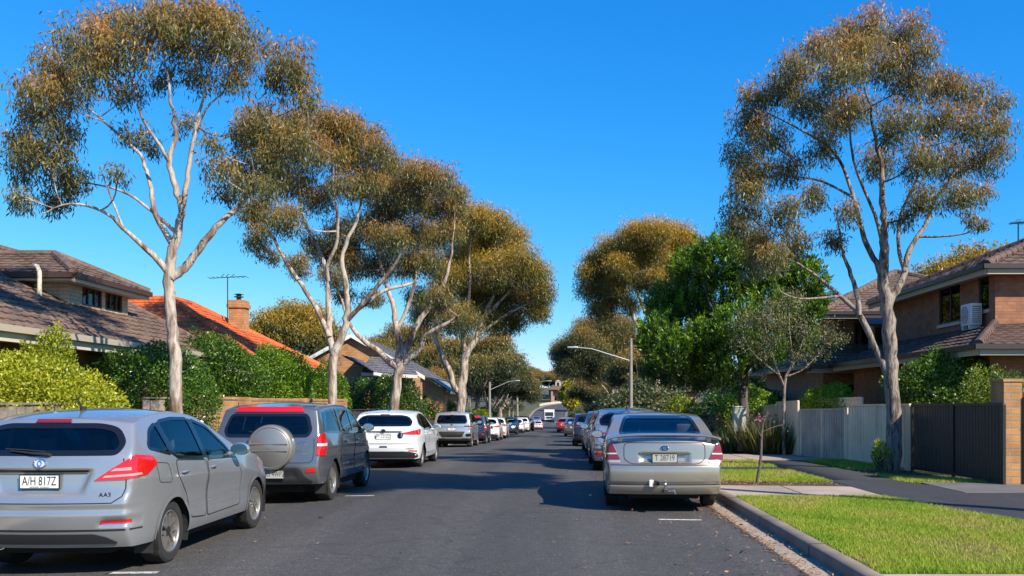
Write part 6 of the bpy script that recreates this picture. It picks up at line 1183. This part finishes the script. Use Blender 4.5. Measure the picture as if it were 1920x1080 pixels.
# gum on the near right verge, out of view, whose shade falls across the road
def auto_gum(rng, H, Wd, trunk_r):
    """limbs and clumps of a gum H tall and Wd wide, standing at the origin"""
    fork = H * rng.uniform(.22, .34); lean = Vector((rng.gauss(0, .05), rng.gauss(0, .05), 1))
    limbs = [([Vector((0, 0, 0)), lean * fork * .5, lean * fork], [trunk_r * 1.15, trunk_r, trunk_r * .95])]; clumps = []
    nl = rng.randint(4, 6); cz = H * .66; a0 = rng.uniform(0, 6.28)
    for i in range(nl):
        a = a0 + i * 6.283 / nl + rng.uniform(-.4, .4); rr = Wd / 2 * rng.uniform(.45, .8); top = Vector((math.cos(a) * rr, math.sin(a) * rr, H * rng.uniform(.68, .84)))
        m = lean * fork + (top - lean * fork) * .5 + Vector((math.cos(a), math.sin(a), -.5)) * Wd * .06
        limbs.append(([lean * fork * .97, m, top], [trunk_r * .62, trunk_r * .4, trunk_r * .12]))
    n = int(13 + Wd * 1.6)
    for i in range(n):
        a = rng.uniform(0, 6.283); q = math.sqrt(rng.random()); rr = Wd / 2 * .88 * q; h = rng.uniform(.0, 1)
        zt = H * (.50 + .46 * math.sqrt(max(0, 1 - q * q * .75)) * (1 - .62 * h * h)) - .06 * H
        clumps.append((Vector((math.cos(a) * rr, math.sin(a) * rr, zt)), H * rng.uniform(.062, .095)))
    return limbs, clumps
for k, (x, y, H, Wd) in enumerate(((8.6, 8.2, 8.2, 5.2),)):
    o = Vector((9.5, 10.2, .1)); cr = Vector((-.9, -1.6, 0)); rq = random.Random(40)
    l = [([Vector((0, 0, 0)), Vector((.1, .0, 3.5)), Vector((.0, -.1, 7.5))], [.19, .16, .13])] + [([Vector((.0, -.1, 7.4)), Vector((-.2, -.5, 9.4)) + Vector((a, b, 0)) * .4, cr + Vector((a, b, 12.0))], [.09, .06, .02]) for a, b in ((-1.4, .3), (.8, 1.1), (.2, -1.0), (-.3, 1.4))]
    c = [(cr + Vector((rq.uniform(-2.3, 2.0), rq.uniform(-1.7, 2.0), 12.2 + rq.uniform(-.5, 1.1))), rq.uniform(.55, .8)) for i in range(36)]
    build_tree('gum_tree', ['gum on the near right verge beside the driveway', 'gum standing among the shrubs behind the pale electricity box'][k], [([p + o for p in P], r) for P, r in l], [(p + o, r) for p, r in c], 40 + k, (M_barkg, M_gumleaf), dens=36, L=.26, w=.07, warm=.1, group='gum trees lining the street', twn=2)
# gums further off: four kinds, copied with their trunks and crowns
protos = []
for k in range(5):
    H = (9, 11, 12, 10, 8)[k]; Wd = (8, 8.5, 10, 7, 8)[k]
    l, c = auto_gum(random.Random(70 + k), H, Wd, .2 if k < 4 else .15)
    protos.append(build_tree('gum_tree', 'x', l, [(p, r * 1.15) for p, r in c], 70 + k, (M_barkw if k % 2 else M_barkg, M_gumgold if k in (1,) else M_gumleaf), dens=38, L=.28, w=.075, warm=(-.02, .08, -.04, -.06, .0)[k], spread=.38, twn=2, twig_r=.014))
used = set()
def far_gum(k, px, Y, H, label, group='gum trees further down the street', wide=1.):
    p = protos[k]; o = p if k not in used else copy_tree(p); used.add(k)
    o.location = ((px - HX) / F * Y, Y, float(zg(Y)) + .05)
    s = H / (9, 11, 12, 10, 8)[k]; o.scale = (s * wide, s * wide, s); o.rotation_euler = (0, 0, (px * 7.3 + Y) % 6.28)
    tag(o, label, 'tree', group); return o
FG = [(0, 897, 84, 9.5, 'gum leaning over the pale timber pole, middle of the left side'), (1, 545, 62, 9.5, 'gum behind the orange-roofed house, right of its chimney', 1), (3, 700, 75, 7.5, 'gum top between the second and third gum trunks, beyond the brick gable'),
      (3, 660, 95, 9, 'dim gum far behind the brick gable house'), (4, 955, 112, 8.0, 'rounded brown gum left of the parked white cars'), (0, 935, 125, 9.5, 'bushy gum beside the far timber pole'), (2, 925, 105, 9.5, 'gum behind the leaning one, over the dark parked car'), (4, 962, 168, 9, 'small gum nearest the road dip on the left'),
      (3, 940, 160, 12, 'narrow gum back in the left-hand row'), (4, 795, 78, 6, 'low gum behind the grey-roofed brick cottage'), (0, 838, 88, 9, 'gum behind the twin-stemmed one'), (2, 770, 100, 12, 'gum above the grey cottage roof'),
      (1, 1815, 66, 14.0, 'golden gum rising behind the two-storey brick house on the right'), (0, 1215, 82, 8, 'gum just right of the street lamp pole'), (4, 1118, 130, 8, 'brown gum behind the parked cars on the right'), (2, 1140, 150, 11, 'gum behind the broad brown one'), (3, 1128, 185, 10, 'gum beside the yellow-flowered shrub'), (4, 1290, 90, 8, 'gum hidden beyond the bright green tree'), (0, 1480, 75, 7.5, 'gum behind the small grey-leaved tree')]
for f in FG: far_gum(f[0], f[1], f[2], f[3], f[4])
rf = random.Random(3)
for i in range(34):
    Y = 215 + (i % 17) * 11 + rf.uniform(-4, 4); side = -1 if i < 17 else 1
    px = HX + (roff(Y) + (side * (11 + rf.random() * 34 + (6 if side > 0 else 0)))) / Y * F
    if 965 < px < 1125 and Y < 350: px = 965 - rf.random() * 60 if side < 0 else 1125 + rf.random() * 60
    far_gum(i % 5, px, Y, rf.uniform(8, 12), 'distant brown-green gum in the wood on the rise at the end of the street', 'gums in the wood on the far rise')
for i in range(14):
    Y = 352 + rf.random() * 60; far_gum(i % 5, 960 + i * 14, Y, rf.uniform(10, 13), 'distant brown-green gum in the wood on the rise at the end of the street', 'gums in the wood on the far rise')
# ---- bright green tree on the right
def spray_leaves(rng, clumps, dens, L, w, warm, spread):
    Qs = []; Hs = []; tw = []
    for c, r in clumps:
        k = max(12, int(120 * (r / .8) ** 1.6)); u = unit(rng, k); u[:, 2] = u[:, 2] * .85 + .2; P = np.array(c) + u * (r * rng.uniform(.3, 1.0, k) ** .5)[:, None]
        tw.append((c, P[::4])); m = int(dens); n = k * m
        ax = u * .5 + np.array([0, 0, .9]) + rng.normal(0, .12, (k, 3)); ax /= np.linalg.norm(ax, axis=1)[:, None]
        t = rng.uniform(0, 1, n); A = np.repeat(ax, m, 0)
        b = np.repeat(P, m, 0) + A * (t * .55)[:, None] + rng.normal(0, 1, (n, 3)) * (.095 * (1.12 - t))[:, None]
        d = A * .9 + unit(rng, n) * .75; d /= np.linalg.norm(d, axis=1)[:, None]
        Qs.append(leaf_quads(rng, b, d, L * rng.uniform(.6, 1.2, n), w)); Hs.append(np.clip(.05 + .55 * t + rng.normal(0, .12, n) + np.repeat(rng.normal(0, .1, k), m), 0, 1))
    return np.concatenate(Qs), np.concatenate(Hs), tw
GT = ([[(1392, 850, 13), (1394, 770, 12), (1393, 700, 11), (1385, 620, 7), (1390, 530, 3)], [(1393, 715, 8), (1370, 690, 7), (1320, 650, 4), (1270, 620, 2)], [(1395, 700, 7), (1430, 650, 5), (1480, 600, 3)], [(1390, 650, 5), (1340, 590, 3), (1320, 530, 2)]],
      [(1300, 535, 42), (1340, 505, 40), (1388, 490, 36), (1255, 592, 40), (1235, 640, 30), (1290, 610, 44), (1350, 570, 44), (1410, 540, 40), (1460, 525, 42), (1508, 545, 36), (1525, 585, 26), (1262, 680, 38), (1320, 668, 44), (1380, 640, 44), (1440, 600, 44), (1500, 600, 40), (1240, 708, 24), (1300, 718, 30), (1355, 712, 34), (1430, 675, 36), (1490, 655, 34), (1225, 660, 22)])
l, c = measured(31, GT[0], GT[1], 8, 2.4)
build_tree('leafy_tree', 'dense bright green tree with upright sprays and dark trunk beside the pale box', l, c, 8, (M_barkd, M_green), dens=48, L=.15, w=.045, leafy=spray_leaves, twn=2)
ST = ([[(1470, 835, 4), (1471, 722, 3.6), (1488, 680, 2.6), (1502, 650, 1.6), (1512, 600, 1)], [(1471, 725, 3), (1460, 700, 2.4), (1440, 640, 1.4), (1430, 590, 1)], [(1478, 705, 2.2), (1510, 690, 1.5), (1545, 650, .8)], [(1463, 705, 2), (1410, 660, 1.5), (1390, 620, .8)], [(1488, 680, 2.5), (1480, 620, 1.5), (1480, 570, .8)]],
      [(1440, 590, 32), (1402, 605, 28), (1480, 572, 32), (1510, 620, 32), (1550, 628, 28), (1450, 640, 30), (1390, 640, 24), (1500, 668, 26), (1572, 640, 18), (1425, 670, 22), (1540, 660, 20), (1460, 610, 25)])
l, c = measured(28, ST[0], ST[1], 9, .9)
def sparse_leaves(rng, clumps, dens, L, w, warm, spread):
    q, h, t = gum_leaves(rng, clumps, dens, L, w, warm, spread); return q, np.clip(h + .2, 0, 1), t
build_tree('small_tree', 'small sparse grey-green tree with pale thin trunk at the fence corner', l, c, 9, (M_barkg, M_dull), dens=32, L=.08, w=.03, warm=.1, leafy=sparse_leaves)
# sapling on the mulch
l = [([Vector((3.72, 17.2, .1)), Vector((3.8, 17.2, .7)), Vector((3.83, 17.25, 1.15)), Vector((3.95, 17.3, 1.5))], [.03, .026, .02, .008]), ([Vector((3.82, 17.22, 1.0)), Vector((3.62, 17.1, 1.25)), Vector((3.5, 17.1, 1.38))], [.014, .01, .005]), ([Vector((3.83, 17.25, 1.1)), Vector((4.1, 17.3, 1.2)), Vector((4.25, 17.4, 1.22))], [.012, .008, .005])]
build_tree('sapling', 'thin bare sapling leaning on the mulch beside the kerb', l, [(Vector((3.95, 17.3, 1.42)), .16), (Vector((3.55, 17.1, 1.32)), .12), (Vector((4.2, 17.4, 1.2)), .1)], 10, (M_barkd, M_dull), dens=2, L=.05, w=.02, cat='sapling')
# ---- shrubs
def bush(name, label, c, rad, n, L, w, mt, seed, hue=(.55, .2), power=2.0, lump=.22, cat='bush', group=None, thin=.16, up=.3, flowers=None):
    rng = np.random.default_rng(seed); c = np.array(c); rad = np.array(rad)
    u = unit(rng, n); u[:, 2] = np.abs(u[:, 2]) * np.where(rng.random(n) < .78, 1, -.8)
    sup = (np.abs(u) ** power).sum(1) ** (-1 / power)           # superellipsoid radius
    ph = rng.uniform(0, 6.28, 9); f = lambda a: (np.sin(u[:, 0] * 5 * a + ph[0]) * np.sin(u[:, 1] * 5 * a + ph[1]) + np.sin(u[:, 2] * 6 * a + ph[2] + u[:, 0] * 3 * a) * .8 + np.sin(u[:, 1] * 9 * a + ph[3]) * np.sin(u[:, 2] * 8 * a + ph[4] + u[:, 0] * 7) * .5) / 2
    q = f(1.); lumpy = 1 + lump * (q * .6 + .5 * f(2.3))
    dep = np.where(rng.random(n) < .82, np.abs(rng.normal(0, thin, n)), rng.uniform(0, .8, n)); rr = sup * lumpy * np.clip(1 - dep, .1, 1.1)
    b = u * rr[:, None] * rad; b[:, 2] = np.maximum(b[:, 2], -rad[2] * .98); b += c
    d = u * .55 + unit(rng, n) * .9 + np.array([0, 0, up]); d /= np.linalg.norm(d, axis=1)[:, None]
    H = np.clip(hue[0] + rng.normal(0, hue[1], n) + .12 * f(3.), 0, 1)
    base = Vector((c[0], c[1], c[2] - rad[2])); root = empty(name, base, 0, label, cat, group)
    Qd = leaf_quads(rng, b, d, L * rng.uniform(.6, 1.25, n), w * rng.uniform(.7, 1.2, n)); V = (Qd - np.array(base)).reshape(-1, 3)
    np_mesh('foliage', V, np.arange(len(V)).reshape(-1, 4), mt, root, [('hue', 'FACE', H)])
    mb = MB(); pr = random.Random(seed)
    for i in range(16):
        e = b[pr.randrange(n)] - np.array(base); e = Vector(e) * .93; s = Vector((pr.gauss(0, .12), pr.gauss(0, .12), 0)) * rad[0]
        mb.tube([s, s.lerp(e, .5) + Vector((pr.gauss(0, .06), pr.gauss(0, .06), .12)), e], [.022, .016, .006], 5, cap=False)
    mb.build('stems', M_barkd, root, uv=False, recalc=False)
    if flowers:
        k = rng.choice(n, flowers[0]); bb = b[k] + u[k] * .05; dd = unit(rng, len(k)); Qf = leaf_quads(rng, bb, dd, flowers[1], flowers[1] * .8); V = (Qf - np.array(base)).reshape(-1, 3)
        np_mesh('blossom', V, np.arange(len(V)).reshape(-1, 4), flowers[2], root, [('hue', 'FACE', rng.random(len(k)))])
    return root
bush('bush', 'big yellow-green bush rising over the grey paling fence on the left', (-9.0, 15.2, 1.25), (1.55, 1.55, 1.25), 30000, .06, .034, M_yellow, 21, (.55, .2), 2.2, .22)
bush('bush', 'taller shoot of yellow-green bush under the brown tiled eave', (-9.15, 16.3, 1.7), (.55, .6, 1.2), 11000, .06, .034, M_yellow, 22, (.4, .2), 2, .3)
bush('bush', 'round dark green clipped bush behind the tallest white trunk', (-8.75, 19.6, 1.5), (1.32, 1.35, 1.42), 26000, .062, .04, M_hedge, 23, (.5, .2), 2.3, .1, up=.1)
bush('bush', 'dark green bush with bare stems beneath the chimney', (-9.3, 24.6, 1.65), (1.3, 1.2, 1.8), 24000, .085, .04, M_green, 24, (.25, .16), 2.4, .2)
bush('bush', 'bright green bush right of the dark stemmed one, over the orange brick wall', (-9.2, 29.3, 1.6), (1.3, 1.5, 1.75), 24000, .09, .045, M_green, 25, (.5, .16), 2.3, .2)
bush('bush', 'low green bush behind the recess in the orange brick wall', (-8.8, 22.3, 1.1), (.8, .9, .9), 9000, .07, .04, M_hedge, 26, (.6, .2))
bush('bush', 'green bush under the grey gutter beside the second white trunk', (-9.2, 35.5, 1.5), (1.0, 1.3, 1.6), 10000, .10, .05, M_green, 27, (.42, .16))
bush('bush', 'dark round bush behind the white hatchback', (-7.95, 41, 1.2), (1.9, 1.5, 1.7), 16000, .10, .06, M_hedge, 28, (.3, .16), 2.2, .16)
bush('flowering_bush', 'pink flowering bush before the brick cottage', (-8.1, 53.5, .7), (1.1, 1.2, 1.3), 5000, .13, .07, M_green, 29, (.3, .2), flowers=(900, .12, M_pink))
bush('bush', 'yellowish shrub left of the twin-stemmed gum', (-7.9, 64, .3), (1.2, 1.6, 1.5), 5000, .15, .09, M_yellow, 30, (.25, .2))
bush('bush', 'light green shrub below the far timber pole', (-7.3, 83, -.3), (1.2, 1.6, 1.3), 4000, .18, .1, M_yellow, 31, (.25, .2))
bush('bush', 'glossy dark green bush spilling over the cream fence behind the big gum', (9.6, 22.8, 1.55), (1.35, 1.7, 1.35), 22000, .075, .05, M_hedge, 32, (.62, .2), 2.2, .2)
bush('bush', 'thin yellow-green bush above the black gate', (9.3, 19.6, 1.25), (.75, 1.1, 1.1), 7000, .065, .035, M_yellow, 33, (.2, .2), 2, .4)
bush('bush', 'leafy green creeper topping the far end of the cream fence', (8.4, 28.4, 1.45), (.75, 2.0, .75), 9000, .085, .05, M_green, 34, (.7, .15))
bush('bush', 'green shrub draped over the brick wall behind the pale box', (7.0, 34.2, 1.2), (1.25, 1.6, 1.0), 8000, .09, .05, M_green, 35, (.62, .2), 2, .3)
bush('bush', 'dark leafy bush hanging over the brick pillar at the right edge', (9.35, 16.95, 1.35), (.5, .3, .6), 4500, .07, .045, M_hedge, 36, (.35, .2), 2, .3)
bush('bush', 'small lime green shrub left of the bright green tree trunk', (5.9, 44, .9), (.9, 1.0, 1.1), 4000, .11, .06, M_yellow, 37, (.3, .2))
bush('bush', 'deep green shrub mass in the shade beneath the bright green tree', (7.6, 38, 1.0), (2.2, 1.8, 1.5), 9000, .12, .06, M_green, 38, (.15, .12))
bush('bush', 'lime shrub at the foot of the street lamp', (4.6, 56, .4), (1.0, 1.4, 1.0), 4000, .13, .07, M_yellow, 39, (.25, .2))
bush('flowering_tree', 'yellow-flowered round tree at the foot of the far rise', (2.9, 232, 3.4), (2.9, 2.9, 3.9), 6500, .5, .3, M_yellow, 41, (.3, .2), cat='tree', flowers=(2600, .5, M_bloom))
bush('bush', 'small yellow-green tuft against the foot of the big grey gum', (7.25, 20.6, .4), (.17, .17, .36), 380, .12, .025, M_yellow, 42, (.6, .2), up=.8)
def strappy(label, x, y, r, h, n, seed):
    rng = np.random.default_rng(seed); a = rng.uniform(0, 6.28, n); rr = r * np.sqrt(rng.random(n)); z0 = float(zg(y)) + .1
    b = np.stack([rr * np.cos(a), rr * np.sin(a) * 1.3, np.zeros(n)], 1); d = np.stack([np.cos(a) * rng.uniform(.1, .8, n), np.sin(a) * rng.uniform(.1, .8, n), np.ones(n)], 1); d /= np.linalg.norm(d, axis=1)[:, None]
    Qd = leaf_quads(rng, b, d, h * rng.uniform(.5, 1.15, n), .035); root = empty('strappy_plant', (x, y, z0), 0, label, 'plant', 'strappy plants under the green tree')
    np_mesh('foliage', Qd.reshape(-1, 3), np.arange(n * 4).reshape(-1, 4), M_spike, root, [('hue', 'FACE', rng.random(n))])
    k = 14; bb = np.stack([rng.normal(0, r * .4, k), rng.normal(0, r * .4, k), h * rng.uniform(.8, 1.1, k)], 1); Qf = leaf_quads(rng, np.repeat(bb, 8, 0), unit(rng, k * 8), .09, .05)
    if seed % 2: np_mesh('flower', Qf.reshape(-1, 3), np.arange(k * 32).reshape(-1, 4), M_pink, root, [('hue', 'FACE', rng.uniform(.4, 1, k * 8))])
strappy('tall strappy clump with pink flower heads beside the dark trunk', 6.6, 29.4, .75, 1.2, 1500, 51); strappy('dry strappy clump nearest the cream fence corner', 6.95, 28.9, .5, .95, 800, 52); strappy('low strappy clump at the edge of the bed by the pale box', 5.8, 30.5, .7, .7, 900, 54)

# scrub along the far verges: copies of one shrub
sb = None; rs_ = random.Random(8)
for i in range(46):
    Y = 62 + i * 6.3; side = -1 if i % 2 else 1
    if Y > 235 and side < 0: continue
    x = float(roff(Y)) + ((KL - 2.0 - rs_.random() * 5) if side < 0 else (KR + 2.2 + rs_.random() * 5))
    if sb is None: sb = bush('scrub_bush', 'x', (0, 0, 1.1), (1.5, 1.5, 1.3), 5200, .15, .085, M_dull, 61, (.4, .22), 2, .35); o = sb
    else: o = copy_tree(sb)
    o.location = (x, Y, float(zg(Y)) - .1); s_ = rs_.uniform(.7, 1.5); o.scale = (s_ * 1.2, s_ * 1.4, s_); o.rotation_euler = (0, 0, rs_.uniform(0, 6))
    tag(o, 'dull olive scrub bush on the far verge beyond the parked cars', 'bush', 'scrub along the far verges')
